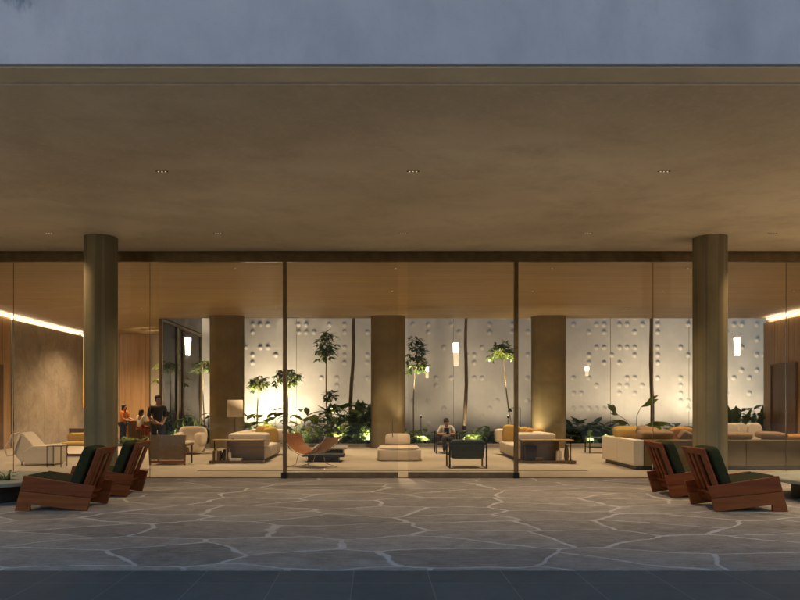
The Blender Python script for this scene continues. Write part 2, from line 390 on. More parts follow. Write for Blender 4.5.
bpart(MB().box(20,20.2,YF,YB,0,14.6), 'end_wall', M['facade'])
# side walls of the lounge
struct(MB().box(XL-.25,XL,YG+.1,25.75,0,ZC-.031).build('wall_left', M['panel']))
mw = MB()
for k in range(5):
    y0 = 25.78 + k*1.272; mw.box(XL-.25,XL+.02,y0,y0+1.266,0,ZC-.20,.004)
struct(mw.build('marble_wall', M['marble']))
struct(MB().box(XL-.25,XL-.1,25.78,32.2,ZC-.2,ZC-.031).build('cove_recess', M['panel']))
struct(MB().box(XL-.02,-10.6,YW-.15,YW+.1,0,ZC-.031).build('wall_lobby_back', M['backpanel']))
bx = MB()
for k in range(64):
    y0 = YG+.12+k*.178; bx.box(XR,XR+.06 if k % 2 else XR+.045,y0,y0+.17,0,ZC-.22,.004)
bx.box(XR+.07,XR+.3,YG+.1,YB,0,ZC-.03)
struct(bx.build('wall_right', M['panel']))
# cove light strips
tag(MB().box(XL+.0,XL+.035,15.6,32.0,ZC-.115,ZC-.085).build('cove_light', M['led']), 'bright linear cove light along top of the left marble wall', 'cove light')
tag(MB().box(XR-.035,XR+.0,15.6,26.6,ZC-.115,ZC-.085).build('cove_light', M['led']), 'bright linear cove light along top of the right slatted wall', 'cove light')
for (y0,y1,zt) in ((23.2,25.2,3.05),):
    d = thing('door', 'tall wooden door in the left panelled wall beside the marble', 'door', (XL,y0,0))
    MB().box(0,.03,0,y1-y0,.01,zt,.004).build('door_leaf', M['walnut'], d); MB().box(.03,.06,.1,.13,.9,1.5,.005).build('handle', M['black'], d)
d = thing('door', 'dark wooden doorway in the slatted right wall', 'door', (XR,24.75,0))
MB().box(-.05,-.003,0,1.45,0,3.05,.004).build('door_leaf', M['darkpanel'], d)
f = MB(); f.box(-.08,-.003,-.08,0,0,3.13); f.box(-.08,-.003,1.45,1.53,0,3.13); f.box(-.08,-.003,-.0,1.45,3.05,3.13)
f.build('door_frame', M['walnut'], d); MB().tube([(-.1,.15,.95),(-.1,.15,1.35)], .012).build('handle', M['chrome'], d)

# relief wall behind the garden
BUMPS = [(573,325),(590,320),(606,320),(597,325),(606,326),(590,333),(606,333),(597,347),(606,347),(590,354),(612,354),(590,361),(606,361),(573,375),(590,376),(596,383),(573,390),(580,390),(573,405),(580,405),(589,405),(605,405),(589,412),(596,412),(622,320),(622,325),(629,325),(638,319),(638,332),(645,325),(655,325),(655,332),(661,320),(622,347),(629,347),(638,347),(638,354),(622,361),(655,347),(655,354),(655,361),(661,354),(629,375),(638,375),(622,383),(629,383),(622,390),(638,390),(655,375),(661,375),(645,382),(687,321),(687,328),(679,346),(687,352),(679,375),(682,382),(679,390),(679,404),(687,404),(687,411),
 (428,325),(428,333),(452,325),(460,333),(445,347),(436,318),(493,325),(493,333),(500,318),(509,325),(509,332),(526,318),(526,332),(484,347),(477,354),(477,361),(468,354),(477,375),(484,379),(525,354),(525,375),(525,400),(493,408),(500,397),(428,422),(484,415),
 (299,325),(306,325),(299,332),(306,332),(315,332),(332,325),(348,325),(348,332),(365,332),(348,346),(348,353),(348,361),(364,353),(364,361),(323,375),(339,376),(355,376),(365,376),(355,383),(340,384),(428,404),(436,375),(437,388),(445,410),(452,375),(460,347),(445,318),
 (252,321),(259,321),(252,333),(259,347),(268,347),(252,353),(252,361),(275,354),(268,325),(275,383),(252,390),
 (733,321),(740,321),(730,335),(742,350),(731,378),(737,377),(748,377),(742,369),(754,367),(748,391),(730,391),(760,352),(410,325),(410,346),(410,404)]
w = MB().box(-10.58,22,YW,YW+.4,-.5,14.5)
used = set()
def dome(mb, x, z, r):
    bm = mb.bm; seg = 14; rings = []
    for a in (1.0, .86, .72, .58, .44, .3, .15):
        rr = r*1.4*a; yy = YW + .001 - r*.80*.5*(1+math.cos(PI*a))
        rings.append([bm.verts.new((x+rr*math.cos(2*PI*k/seg), yy, z+rr*math.sin(2*PI*k/seg))) for k in range(seg)])
    for A, B in zip(rings, rings[1:]):
        for k in range(seg): bm.faces.new((A[k], A[(k+1)%seg], B[(k+1)%seg], B[k]))
    bm.faces.new(rings[-1])
pitch = .36
def add_b(x, z):
    k = (round(x/pitch), round(z/pitch))
    if k not in used: used.add(k); dome(w, k[0]*pitch, k[1]*pitch, .115)
for (px, py) in BUMPS: add_b(PX(px, YW), PZ(py, YW))
rb = random.Random(3)
for _ in range(230):
    x = rb.uniform(-10,21); z = rb.uniform(-.1,8)
    if 1.1 < z < 5.6 and -6 < x < 18: continue
    add_b(x, z)
relief = w.build('relief_wall', M['wall']); smooth_by_angle(relief, 50)
tag(relief, 'pale concrete garden wall dotted with rounded raised bumps', 'wall'); 
gr = MB()
for k in range(-3, 7): gr.box(3.7*k-.008, 3.7*k+.008, YW-.012, YW-.001, -.05, 14.4)
gr.build('panel_joint', simple('joint_shadow', (.2,.18,.16), .9), relief)
# garden ground
bed = bmesh.new(); bmesh.ops.create_grid(bed, x_segments=120, y_segments=30, size=1)
for v in bed.verts:
    v.co = Vector((-8.15+ (v.co.x+1)/2*(26.9), YB+.12 + (v.co.y+1)/2*(YW-YB-.12), 0)); v.co.z = .03 + .05*noise.noise(v.co*.9) + .02*noise.noise(v.co*5)
mb = MB(); mb.bm.free(); mb.bm = bed
struct(mb.build('garden_soil', M['soil'], smooth=True))
struct(MB().box(-8.15,XR,YB-.02,YB+.14,-.07,.12,.008).build('garden_kerb', M['kerb']))
# far end of the courtyard, upper slatted band + glazed screen
struct(MB().box(-8.34,-8.14,YB-.1,YW,ZC+.005,14.5).build('courtyard_wall', M['slat']))
gs = thing('glass_screen', 'bronze framed glass screen between garden and lobby at far left', 'glass screen', (-8.2,YB,0))
for y in (0,2.05,2.95,6.02): MB().box(-.06,.06,y,y+(.10 if y != 2.05 else .16),0,ZC-.04,.004).build('post', M['frame'], gs)
MB().box(-.06,.06,.1,6.02,ZC-.14,ZC-.04).build('head_rail', M['frame'], gs)
MB().box(-.06,.06,.1,6.02,0,.08).build('sill', M['frame'], gs)
for a,b in ((.1,2.05),(2.21,2.95),(3.05,6.02)): MB().box(-.008,.008,a,b,.08,ZC-.14).build('pane', M['gardenglass'], gs)

# rug
tag(MB().box(PX(197,17),PX(588,17),17.0,25.2,.001,.016,.004).build('rug', M['rug']), 'large flat pale rug under the lounge seating', 'rug')

# unseen building added behind the camera to keep bright sky out of the glass
ob = thing('added_opposite_building', 'dark low block added across the forecourt with rows of unlit windows', 'building', (0,-34,0)); ob['kind'] = 'structure'
MB().box(-48,50,-10,0,-.6,13.6).build('wall', concrete('far_concrete', (.13,.12,.11)), ob)
wg = simple('dark_window', (.03,.035,.04), .15)
for fl in range(4):
    for k in range(14): MB().box(-45+k*6.7,-41+k*6.7,.0,.04,.6+fl*3.2,2.7+fl*3.2).build('window', wg, ob)

lg = emis('added_lamp_glow', (1,.80,.56), 26)  # unseen lamps added for warm light on facade and soffit, placed by glass reflections
for px, lab in ((188,'added tall glowing cylinder street lamp, left one across the forecourt'),(737,'added tall glowing cylinder street lamp, right one across the forecourt')):
    t = thing('added_street_lamp', lab, 'street lamp', (PX(px,39.7),-9.0,-.08), 0, 'added street lamps across the forecourt')
    m_=MB(); m_.lathe([(.12,0),(.12,.03),(.05,.06),(.045,4.5)], seg=20); m_.build('post', M['black'], t)
    m_=MB(); m_.lathe([(.13,4.5),(.18,5.5)], seg=24); m_.build('lamp_tube', lg, t, True)
    m_=MB(); m_.lathe([(.26,5.502),(.26,5.54)], seg=24); m_.build('cap', M['black'], t)
# columns
cg = 'round concrete columns of the terrace'
for px, lab in ((101,'round concrete column behind the left pair of wooden armchairs'),(710,'round concrete column behind the right pair of wooden armchairs')):
    m_ = MB(); m_.lathe([(.32,0),(.32,ZC-.003)], (0,0,0), 48)
    o = m_.build('concrete_column', M['column'], loc=(PX(px,14.0),14.0,0)); smooth_by_angle(o, 60); tag(o, lab, 'column', cg)
for px, lab in ((227,'broad brown concrete column behind the left sofa'),(388,'broad brown concrete column in the middle, behind the cream chaise'),(548.5,'broad brown concrete column behind the right sofa')):
    m_ = MB(); n = 40; prof = []
    for k in range(n):   # stadium
        t = 2*PI*k/n; prof.append((.30*math.copysign(1, math.cos(t)) + .34*math.cos(t), .34*math.sin(t)))
    A = [m_.bm.verts.new((x,y,0)) for x,y in prof]; B = [m_.bm.verts.new((x,y,ZC-.033)) for x,y in prof]
    for k in range(n): m_.bm.faces.new((A[k],A[(k+1)%n],B[(k+1)%n],B[k]))
    m_.bm.faces.new(A[::-1]); m_.bm.faces.new(B)
    o = m_.build('concrete_pier', M['pier'], loc=(PX(px,26.2),26.2,0)); smooth_by_angle(o, 60); tag(o, lab, 'column', 'broad concrete columns of the lounge')

# glazed front
gf = thing('glazed_facade', 'frameless floor to ceiling glass front with two dark mullions', 'glass front', (0,YG,0))
MB().box(XL,XR,-.05,.05,ZC-.22,ZC-.004,.003).build('header', M['frame'], gf)
XM = [PX(285,YG), PX(516,YG)]
for x in XM:
    mu = MB().box(x-.04,x+.04,-.07,.06,.01,ZC-.221,.004).build('mullion', M['frame'], gf)
    MB().box(x-.075,x+.05,-.10,-.071,.0,.13,.006).build('foot_bracket', M['black'], mu)
seams = [XL, PX(13.6,YG), PX(150,YG), XM[0]-.042]
for a,b in zip(seams, seams[1:]): MB().box(a+.006,b-.006,-.008,.008,.02,ZC-.222).build('pane', M['glass'], gf)
seams2 = [XM[1]+.042, PX(653,YG), PX(786,YG), PX(919,YG), XR]
for a,b in zip(seams2, seams2[1:]): MB().box(a+.006,b-.006,-.008,.008,.02,ZC-.222).build('pane', M['glass'], gf)
sj = simple('silicone_joint', (.05,.04,.03), .5)
for x in seams[1:-1]+seams2[1:-1]: MB().box(x-.0035,x+.0035,-.009,.009,.02,ZC-.222).build('glass_joint', sj, gf)
MB().box(XL,XR,-.055,.055,-.004,.012).build('floor_track', M['rail'], gf)
xm = PX(403,YG)
for a,b,lab in ((XM[0]+.045,PX(398,YG),'left sliding glass door leaf with bronze bottom rail'),(PX(408,YG),XM[1]-.045,'right sliding glass door leaf with bronze bottom rail')):
    dl = thing('glass_door', lab, 'glass door', ((a+b)/2,YG,0)); h=(b-a)/2
    MB().box(-h,h,-.02,.02,.015,.125,.003).build('bottom_rail', M['rail'], dl)
    MB().box(-h,h,-.006,.006,.126,ZC-.223).build('pane', M['glass'], dl)
    MB().tube([(-h+.12 if a > 0 else h-.12,-.05,.9),(-h+.12 if a > 0 else h-.12,-.05,1.3)], .01).build('handle', M['rail'], dl)

# recessed downlights in the soffit (slots with three lamps)
def lamp(name, kind, loc, energy, color=(1,.78,.50), size=.1, rot=(0,0,0), spot=80, blend=.6, size_y=None):
    l = bpy.data.lights.new(name, kind); l.energy = energy; l.color = color
    if kind == 'SPOT': l.spot_size = R(spot); l.spot_blend = blend; l.shadow_soft_size = size
    if kind == 'AREA':
        l.size = size
        if size_y: l.shape = 'RECTANGLE'; l.size_y = size_y
    if kind == 'POINT': l.shadow_soft_size = size
    o = bpy.data.objects.new(name, l); col.objects.link(o); o.location = loc; o.rotation_euler = rot
    return o
WARM = (1,.70,.40)
def aim(o, tgt):
    o.rotation_euler = (Vector(tgt) - o.location).to_track_quat('-Z','Y').to_euler()
dk = emis('downlight_lens', (1,.75,.45), .12)
D1, D2 = 3.353*F/(VY-171), 3.353*F/(VY-233)
first = None
added_slots = [(PX(413,D1)+3.59*k, D1, 'number %d') for k in (-3,-2,2,3,4)] + [(PX(403,D2)+3.6*k, D2, '') for k in (-3,2,3,4)]  # slots added past the row ends, their beams brighten the soffit by bounce
places = [(162,D1,'above the left end of the terrace'),(413,D1,'above the middle of the terrace'),(664,D1,'above the right end of the terrace'),
          (49,D2,'just left of the left column head'),(218,D2,'between the left column head and the left mullion'),(403,D2,'beside the glass between the two mullions'),(588,D2,'between the right mullion and the right column head')]
SP_E = {162:8,413:14,664:22,49:30,218:46,403:48,588:78}
for px, D, w_ in places:
    x = PX(px, D)
    if first is None:
        first = thing('slot_downlight', '', 'downlight', (x,D,ZC), 0, 'recessed slot downlights in the plaster soffit')
        MB().box(-.09,.09,-.022,.022,-.004,-.001).build('slot', M['black'], first)
        for k in (-1,0,1): m_=MB(); m_.lathe([(.012,-.008),(.012,-.0045)], (k*.05,0,0), 10); m_.build('lens', dk, first)
        o = first
    else: o = copy_tree(first, loc=(x,D,ZC))
    o['label'] = ('front row' if D == D1 else 'rear row') + ' slot downlight ' + w_
    l = lamp('downlight_beam', 'SPOT', (x,D,ZC-.03), SP_E[px], WARM, .04, spot=(84 if D == D1 else 112), blend=1.0)
for x, D, _ in added_slots:
    if x < XL+1 or x > XR: continue
    o = copy_tree(first, 'added slot downlight past the %s end of the %s row, out toward the side wall' % ('left' if x < 0 else 'right', 'front' if D == D1 else 'rear'), (x,D,ZC))
    lamp('downlight_beam', 'SPOT', (x,D,ZC-.03), (45 if x < 8 else 340) if x > 0 else (10 if x > -7.5 else 110), WARM, .04, spot=105, blend=1.0)

# ------------------------------------------------------------------ terrace armchairs
def armchair():
    t = thing('wooden_armchair', '', 'armchair', (0,0,0), 0, 'slatted hardwood armchairs with green cushions on the terrace')
    # local +x = forward, x=0 rear bottom, y across, width .84
    W = .84
    for y0 in (0, W-.05):
        s_ = MB().prism([(-.105,.375),(.95,.535),(1.02,.27),(.0,.13),(-.035,.13)] if 0 else [(-.105,.375),(.95,.535),(1.01,.31),(-.055,.20)], y0, y0+.05, bev=.004).build('side_panel', M['teak'], t)
        MB().prism([(-.052,.194),(1.012,.304),(1.035,.215),(1.09,.0),(.86,.0),(.86,.105),(.02,.0),(0,0)], y0+.002, y0+.048, bev=.004).build('lower_board', M['teakpale'], t)
    # reclined back: three boards + two gaps, rails
    ang = math.atan2(.20, .52)
    Mx = Matrix.Translation((.17,0,.10)) @ Matrix.Rotation(-ang, 4, 'Y')
    MB().box(-.02,.02,.055,.785,.80,.90,.004,Mx).build('top_rail', M['teak'], t)
    MB().box(-.02,.02,.055,.785,.02,.12,.004,Mx).build('bottom_rail', M['teak'], t)
    for a,b in ((.055,.215),(.345,.42),(.50,.575),(.645,.785)):
        MB().box(-.016,.016,a,b,.122,.798,.004,Mx).build('back_slat', M['teakz'], t)
    MB().pill((.10,.42,.52), (.17,.70,.86), (.25,.25), Matrix.Rotation(-ang,3,'Y'), .02).build('back_cushion', M['green'], t, True).location = (.06,0,.03)
    MB().pill((.60,.42,.40), (.78,.70,.17), (.25,.25), Matrix.Rotation(R(-9),3,'Y'), .02).build('seat_cushion', M['green'], t, True)
    MB().box(.1,1.0,.053,.787,.26,.30,.004, Matrix.Translation((0,0,-.04)) @ Matrix.Rotation(R(-7),4,'Y')).build('seat_board', M['teak'], t)
    MB().box(.93,.97,.053,.787,.12,.34,.004).build('front_rail', M['teak'], t)
    return t
ac = armchair()
# left ones face -x: rotate 180 about z: local y flips, so origin sits at the far side
ac.location = (PX(88,10.6), 10.55+.84, 0); ac.rotation_euler = (0,0,PI)
ac['label'] = 'nearer wooden armchair of the left pair, in front of the left column'
copy_tree(ac, 'farther wooden armchair of the left pair, partly behind the nearer chair', (PX(88,10.6)+.02, 12.2+.84, 0), PI)
copy_tree(ac, 'nearer wooden armchair of the right pair, in front of the right column', (PX(715,10.5), 10.48, 0), 0)
copy_tree(ac, 'farther wooden armchair of the right pair, partly behind the nearer chair', (PX(715,10.5)+.02, 12.1, 0), 0)

# low round stone tables at both edges
def round_table(x, y, lab):
    t = thing('low_round_table', lab, 'low table', (x,y,0), 0, 'low round stone tables between the terrace chairs')
    m_=MB(); m_.lathe([(1.22,.29),(1.25,.30),(1.25,.345),(1.235,.36)], seg=64); smooth_by_angle(m_.build('table_top', M['stone'], t), 40)
    m_=MB(); m_.lathe([(.82,.0),(.86,.02),(.86,.289)], seg=48); smooth_by_angle(m_.build('base', simple('dark_stone', (.05,.055,.045), .7), t), 40)
    return t
round_table(-6.75, 11.95, 'low round stone table beyond the left armchairs')
round_table(8.1, 11.95, 'low round stone table beyond the right armchairs')

# ------------------------------------------------------------------ plants
def leaf(bm, base, d, up, L, W, curl=.3, seg=3):
    """an elliptic blade as a bent strip"""
    d = d.normalized(); side = d.cross(up)
    if side.length < 1e-3: side = d.orthogonal()
    side.normalize(); nrm = side.cross(d).normalized()
    prev = None; p = base.copy(); dd = d.copy()
    ws = {2:(0,1,0), 3:(.06,.85,.8,.0), 4:(.05,.75,1,.72,0), 5:(.05,.65,1,.95,.6,0)}[seg]
    for i in range(seg+1):
        wv = ws[i]*W*.5
        a = bm.verts.new(p - side*wv); b = bm.verts.new(p + side*wv) if wv > 1e-5 else a
        if prev:
            vs = [prev[0], prev[1], b, a]; u = []
            for v in vs:
                if v not in u: u.append(v)
            if len(u) > 2: bm.faces.new(u)
        prev = (a, b)
        dd = (dd - nrm*0 + Vector((0,0,-1))*curl/seg).normalized(); p = p + dd*(L/seg)
def slim_tree(name, label, px, D, crown_py, base_py, r, n, lf=.30, wf=.09, lean=0, mats='leaf', tiers=None, top_clip=None, tr=.035, z0=.0, group='slender garden trees', seed=1, dense=None):
    rn = random.Random(seed)
    x = PX(px, D); zc = PZ(crown_py, D); zb = z0
    t = thing(name, label, 'tree', (x,D,0), 0, group)
    pts = []; K = 8; topz = zc + r*.5
    for k in range(K+1):
        u = k/K; pts.append((lean*(u-1) + .04*math.sin(u*5+seed), .03*math.cos(u*4), zb + (topz-zb)*u))
    MB().tube(pts, [tr*(1-.55*k/K) for k in range(K+1)], 8).build('trunk', M['bark'], t, True)
    cm = MB(); bm = cm.bm; cl = MB()
    tiers = tiers or [(0, 1.0)]
    for (dz, rr) in tiers:
        nb = max(5, int(n*rr))
        for b in range(nb):
            a = rn.uniform(0, 2*PI); el = rn.uniform(-.35, 1.05)
            dirv = Vector((math.cos(a)*math.cos(el), math.sin(a)*math.cos(el), math.sin(el)))
            ln = r*rr*rn.uniform(.45, 1.0)
            st = Vector((0, 0, zc + dz - r*.15*rr + rn.uniform(-.1,.1)*r)); en = st + dirv*ln*.9; en.z -= ln*.18
            cl.tube([st, (st+en)/2 + Vector((0,0,ln*.08)), en], [.008,.006,.004], 4)
            for q in range(rn.randint(5, 8)):       # palmate cluster
                aa = rn.uniform(0, 2*PI); dv = (Vector((math.cos(aa), math.sin(aa), rn.uniform(-.7,.35))) + dirv*.5)
                leaf(bm, en, dv, Vector((rn.uniform(-.3,.3),rn.uniform(-.3,.3),1)), lf*rn.uniform(.6,1.1), wf*rn.uniform(.8,1.2), rn.uniform(.2,.8), 4)
    cm.build('crown', M[mats], t, True); cl.build('branches', M['bark'], t, True)
    return t
GD = 29.0
slim_tree('slender_tree', 'short garden tree with spreading crown right of the lamp shade', 258, GD, 382, 440, .48, 46, seed=3)
slim_tree('slender_tree', 'garden tree whose crown shows behind the left mullion', 287, GD, 376, 440, .60, 60, seed=5, mats='leafdark')
slim_tree('slender_tree', 'tall garden tree with tiered crown between the left mullion and the middle column', 327, GD, 345, 440, .55, 23, tiers=[(.42,.55),(0,1),(-.35,.9)], lf=.34, seed=8, mats='leaf')
slim_tree('slender_tree', 'low leafy sapling growing around the trunk of the tall tiered tree', 331, GD-.5, 400, 440, .38, 26, seed=12, tiers=[(.2,.7),(-.3,.8)], mats='leaf')
slim_tree('slender_tree', 'tiered garden tree just right of the middle column', 416, GD, 355, 440, .52, 20, tiers=[(.62,.5),(.2,.9),(-.25,1.0),(-.5,.7)], lf=.34, lean=.12, seed=21, mats='leafdark')
slim_tree('slender_tree', 'leaning garden tree with umbrella crown at the right mullion', 502, GD, 350, 440, .56, 52, lf=.34, wf=.10, lean=-.45, seed=27, mats='leaf')
slim_tree('slender_tree', 'dark leafy tree seen at the left edge of the left broad column', 204, GD+1.5, 366, 440, .50, 26, seed=33, mats='leafdark')
slim_tree('slender_tree', 'loose tree in front of the glass screen at far left', 170, 30.2, 372, 440, .85, 26, lf=.36, seed=35, mats='leaf')
def tall_trunk(px, D, lab, lean, seed):
    t = thing('tall_tree', lab, 'tree', (PX(px,D),D,0), 0, 'tall bare trunks rising past the ceiling')
    pts = [(lean*(k/10)**1.4*1.0 + .03*math.sin(k*1.3+seed), .02*math.cos(k), k*.82) for k in range(11)]
    MB().tube(pts, [.085-.004*k for k in range(11)], 10).build('trunk', M['bark'], t, True)
    cm = MB(); rn = random.Random(seed)
    for b in range(40):
        a = rn.uniform(0,2*PI); dv = Vector((math.cos(a), math.sin(a), rn.uniform(-.1,.9)))
        leaf(cm.bm, Vector((pts[-1][0],0,8.15)), dv, Vector((0,0,1)), rn.uniform(.8,1.4), .16, .9, 5)
    cm.build('crown', M['leafdark'], t, True)
tall_trunk(350.5, GD-.5, 'bare leaning trunk left of the middle column', .28, 2)
tall_trunk(465, GD-.5, 'bare thin trunk halfway between the middle column and the right mullion', .12, 4)
tall_trunk(652, GD-.5, 'bare dark trunk above the corner of the large sofa', -.10, 6)
def shrub(name, label, px, D, n, L, W, hmin, hmax, mats, seed, spread=.25, seg=5, cat='plant', group='leafy plants in the garden bed', loc=None, z=0.03, tilt=.8):
    rn = random.Random(seed)
    t = thing(name, label, cat, loc or (PX(px,D),D,z), 0, group)
    cm = MB(); st = MB()
    for k in range(n):
        a = rn.uniform(0,2*PI); out = rn.uniform(.1,1)*tilt
        h = rn.uniform(hmin,hmax)
        b0 = Vector((rn.uniform(-1,1)*spread, rn.uniform(-1,1)*spread*.6, 0))
        dirv = Vector((math.cos(a)*out, math.sin(a)*out, 1)).normalized()
        tip = b0 + dirv*h
        st.tube([b0, b0*.5+tip*.5+Vector((0,0,.03)), tip], [.011,.008,.006], 5)
        ld = (Vector((math.cos(a), math.sin(a), rn.uniform(-.1,1.0)))).normalized()
        leaf(cm.bm, tip, ld, Vector((0,0,1)), L*rn.uniform(.7,1.15), W*rn.uniform(.8,1.15), rn.uniform(.3,1.1), seg)
    st.build('stems', M['leaflight'], t, True); cm.build('foliage', M[mats], t, True)
    return t
S = 'shrub_plant'
PL = [ # px, D, n, L, W, hmin,hmax, mat, label, tilt
 (166,27.6,26,.5,.16,.3,1.0,'leafdark','dark strappy plant at the foot of the glass screen',.7),
 (190,28.6,24,.6,.14,.3,1.1,'leafdark','dark arching plant left of the left broad column',.8),
 (204,27.5,20,.55,.28,.3,.9,'leafdark','broad leaved dark plant beside the beige tub chair',.8),
 (252,28.2,14,.5,.30,.3,.95,'leaflight','pale green plant lit from below right of the left broad column',.8),
 (268,27.8,16,.55,.3,.4,1.15,'leaf','broad leaved plant behind the yellow cushions of the left sofa',.7),
 (281,27.6,22,.5,.2,.2,.7,'leaflight','bright bushy plant left of the left mullion',.8),
 (302,27.8,20,.75,.24,.3,1.0,'leaf','long leaved plant right of the left mullion',.9),
 (318,27.5,26,.6,.22,.2,.8,'leaflight','bright uplit plant behind the leather sling chair',.9),
 (334,27.4,30,.55,.20,.2,.7,'leaf','low bushy plant at the foot of the tall tiered tree',.9),
 (346,27.7,34,.62,.28,.4,1.0,'leaf','dense dark plant left of the fan palm',.9),
 (359,27.5,30,.60,.34,.5,1.1,'leaf','large dark paddle leaved plant left of the middle column',.6),
 (372,27.2,26,.55,.26,.5,1.2,'leafdark','dark paddle leaved plant touching the middle column',.5),
 (414,28.0,16,.45,.2,.2,.6,'leaflight','small bright plant at foot of the tree right of the middle column',.9),
 (424,27.6,30,.42,.18,.15,.5,'leaf','low green plant left of the seated man',.9),
 (470,27.9,26,.42,.20,.15,.5,'leaf','low plant at the foot of the thin bare trunk',.9),
 (484,27.6,30,.42,.22,.15,.55,'leaf','low plant left of the white arm of the right sofa',.9),
 (497,27.7,22,.42,.22,.15,.5,'leaflight','low pale plant just left of the right mullion',.9),
 (569,27.7,40,.50,.30,.25,.7,'leafdark','dense low plant right of the right broad column',.9),
 (581,27.6,44,.50,.30,.25,.72,'leafdark','dense low plant behind the console of the right sofa',.9),
 (594,27.7,40,.50,.30,.25,.68,'leafdark','dense low plant behind the small black side table',.9),
 (607,27.8,36,.50,.28,.2,.6,'leafdark','dense low plant left of the large sofa corner',.9),
 (628,28.2,30,.5,.25,.2,.6,'leaf','low plant behind the corner of the large sofa',.9),
 (664,28.2,20,.5,.25,.3,.7,'leaflight','bright uplit plant behind the taupe cushions',.9),
 (680,28.0,24,.5,.25,.2,.7,'leaf','green plant behind the amber cushion',.9),
 (728,27.6,12,.75,.32,.4,1.0,'leafdark','tall paddle leaved plant right of the right round column',.35),
 (738,27.8,12,.85,.34,.4,1.0,'leafdark','upright paddle leaved plant behind the white cushions',.25),
 (754,27.6,24,.55,.16,.4,1.1,'leafdark','spiky dark plant left of the slatted wall corner',.5),
 (763,27.3,18,.65,.22,.4,1.15,'leafdark','tall dark plant at the end of the slatted wall',.35),
]
for i, (px,D,n,L,W,h0,h1,mt,lab,tl) in enumerate(PL):
    shrub(S, lab, px, D, int(n*1.5), L*1.12, W*1.15, h0, h1*(1.45 if 285 < px < 380 else 1.25), mt, 100+i, tilt=tl, spread=.42)
def paddle_plant(px, D, lab, blades, seed):
    rn = random.Random(seed); t = thing('banana_plant', lab, 'plant', (PX(px,D),D,.03), 0, 'large leaved plants in the garden bed'); cm = MB(); st = MB()
    for (bx, top, L, W, lean) in blades:     # bx, top in photo pixels
        b0 = Vector(((PX(bx,D)-PX(px,D))*.3, rn.uniform(-.1,.1), 0)); tz = PZ(top, D) - .03; d = Vector((lean, rn.uniform(-.2,.1), 1)).normalized()
        tip = Vector((PX(bx,D)-PX(px,D), 0, tz)); base = tip - d*L
        st.tube([b0, b0*.5+base*.5, base], [.03,.02,.012], 6)
        leaf(cm.bm, base, d, Vector((rn.uniform(-.3,.3), -1, 0)), L, W, .12, 5)
    st.build('stems', M['leaf'], t, True); cm.build('foliage', M['leafdark'], t, True)
paddle_plant(362, 27.9, 'tall paddle leaved plant just left of the middle column', [(358,399,.75,.30,-.05),(363,400,.72,.28,.1),(370,403,.70,.26,.15),(350,409,.8,.3,-.5),(346,414,.7,.28,-.9),(366,412,.7,.3,.3),(354,411,.7,.3,.2)], 3)
paddle_plant(733, 27.2, 'tall paddle leaved plant at the right edge of the right round column', [(728,405,.8,.28,-.1),(736,405,.85,.34,.05),(741,412,.7,.26,.5),(724,413,.6,.26,-.4)], 5)
paddle_plant(757, 27.1, 'upright paddle leaved plant by the end of the slatted wall', [(751,408,.7,.18,.3),(755,411,.7,.18,.15),(763,405,.85,.24,.0),(766,413,.6,.2,.3),(759,414,.6,.2,-.3)], 7)
def fan_palm(px, D, lab, n, L, seed):
    rn = random.Random(seed); t = thing('arching_palm', lab, 'palm', (PX(px,D),D,.03)); cm = MB(); st = MB()
    for k in range(n):
        a = 2*PI*k/n + rn.uniform(-.2,.2); el = rn.uniform(.5,1.25); d = Vector((math.cos(a)*math.cos(el), math.sin(a)*math.cos(el), math.sin(el)))
        p = Vector((0,0,.05)); pts = [p]
        for q in range(10):
            p = p + d*(L/10); d = (d + Vector((0,0,-.13))).normalized(); pts.append(p)
            if q > 1:
                sd = d.cross(Vector((0,0,1))).normalized()
                for s_ in (-1,1): leaf(cm.bm, p, sd*s_ + d*.6 + Vector((0,0,-.2)), Vector((0,0,1)), .24*(1-q/14), .032, .5, 3)
        st.tube(pts, [.012-.001*q for q in range(11)], 5)
    st.build('stems', M['leaf'], t, True); cm.build('fronds', M['leafdark'], t, True)
fan_palm(383, 26.9-1.45, 'feathery palm arching in front of the middle column', 14, 1.3, 4) if 0 else fan_palm(376, 27.05, 'feathery palm arching beside the middle column', 16, 1.35, 4)

# garden spotlights
gl_first = None
def garden_light(px, D, tgt_px, tgt_py, e, lab, spot=70, yt=YW, zl=.05):
    global gl_first
    x = PX(px,D)
    if gl_first is None:
        gl_first = thing('garden_spotlight', lab, 'spotlight', (x,D,.05), 0, 'small garden spotlights'); t = gl_first
        m_=MB(); m_.tube([(0,0,0),(0,0,.10)], .012, 8); m_.build('spike', M['black'], t)
        m_=MB(); m_.tube([(0,-.02,.09),(0,.03,.17)], .035, 14); h_ = m_.build('housing', M['black'], t)
        m_=MB(); m_.tube([(0,.031,.1715),(0,.034,.176)], .028, 14); m_.build('lens', M['lens'], h_)
    else:
        g_ = copy_tree(gl_first, lab, (x,D,zl))
        if zl > .1: m_=MB(); m_.tube([(0,0,-zl),(0,0,.002)], .014, 8); m_.build('stake', M['black'], g_)
    l = lamp('garden_beam', 'SPOT', (x, D+.06, zl+.23), e, (1,.82,.58), .03, spot=spot, blend=.8)
    aim(l, (PX(tgt_px,yt), yt, PZ(tgt_py,yt)))
EL = 37
garden_light(200, 30.6, 198, 385, EL*2.0, 'small spotlight left of the left broad column')
garden_light(247, 31.2, 258, 400, EL*2.6, 'small spotlight right of the left broad column', 80)
garden_light(282, 31.0, 290, 395, EL*2.2, 'small spotlight by the left mullion', 80)
garden_light(318, 28.0, 326, 375, EL*1.4, 'small spotlight under the tall tiered tree')
garden_light(352, 28.6, 350, 370, EL*1.3, 'small spotlight at the bare leaning trunk', 70)
garden_light(418, 28.0, 418, 370, EL*.45, 'small spotlight under the tree right of the middle column')
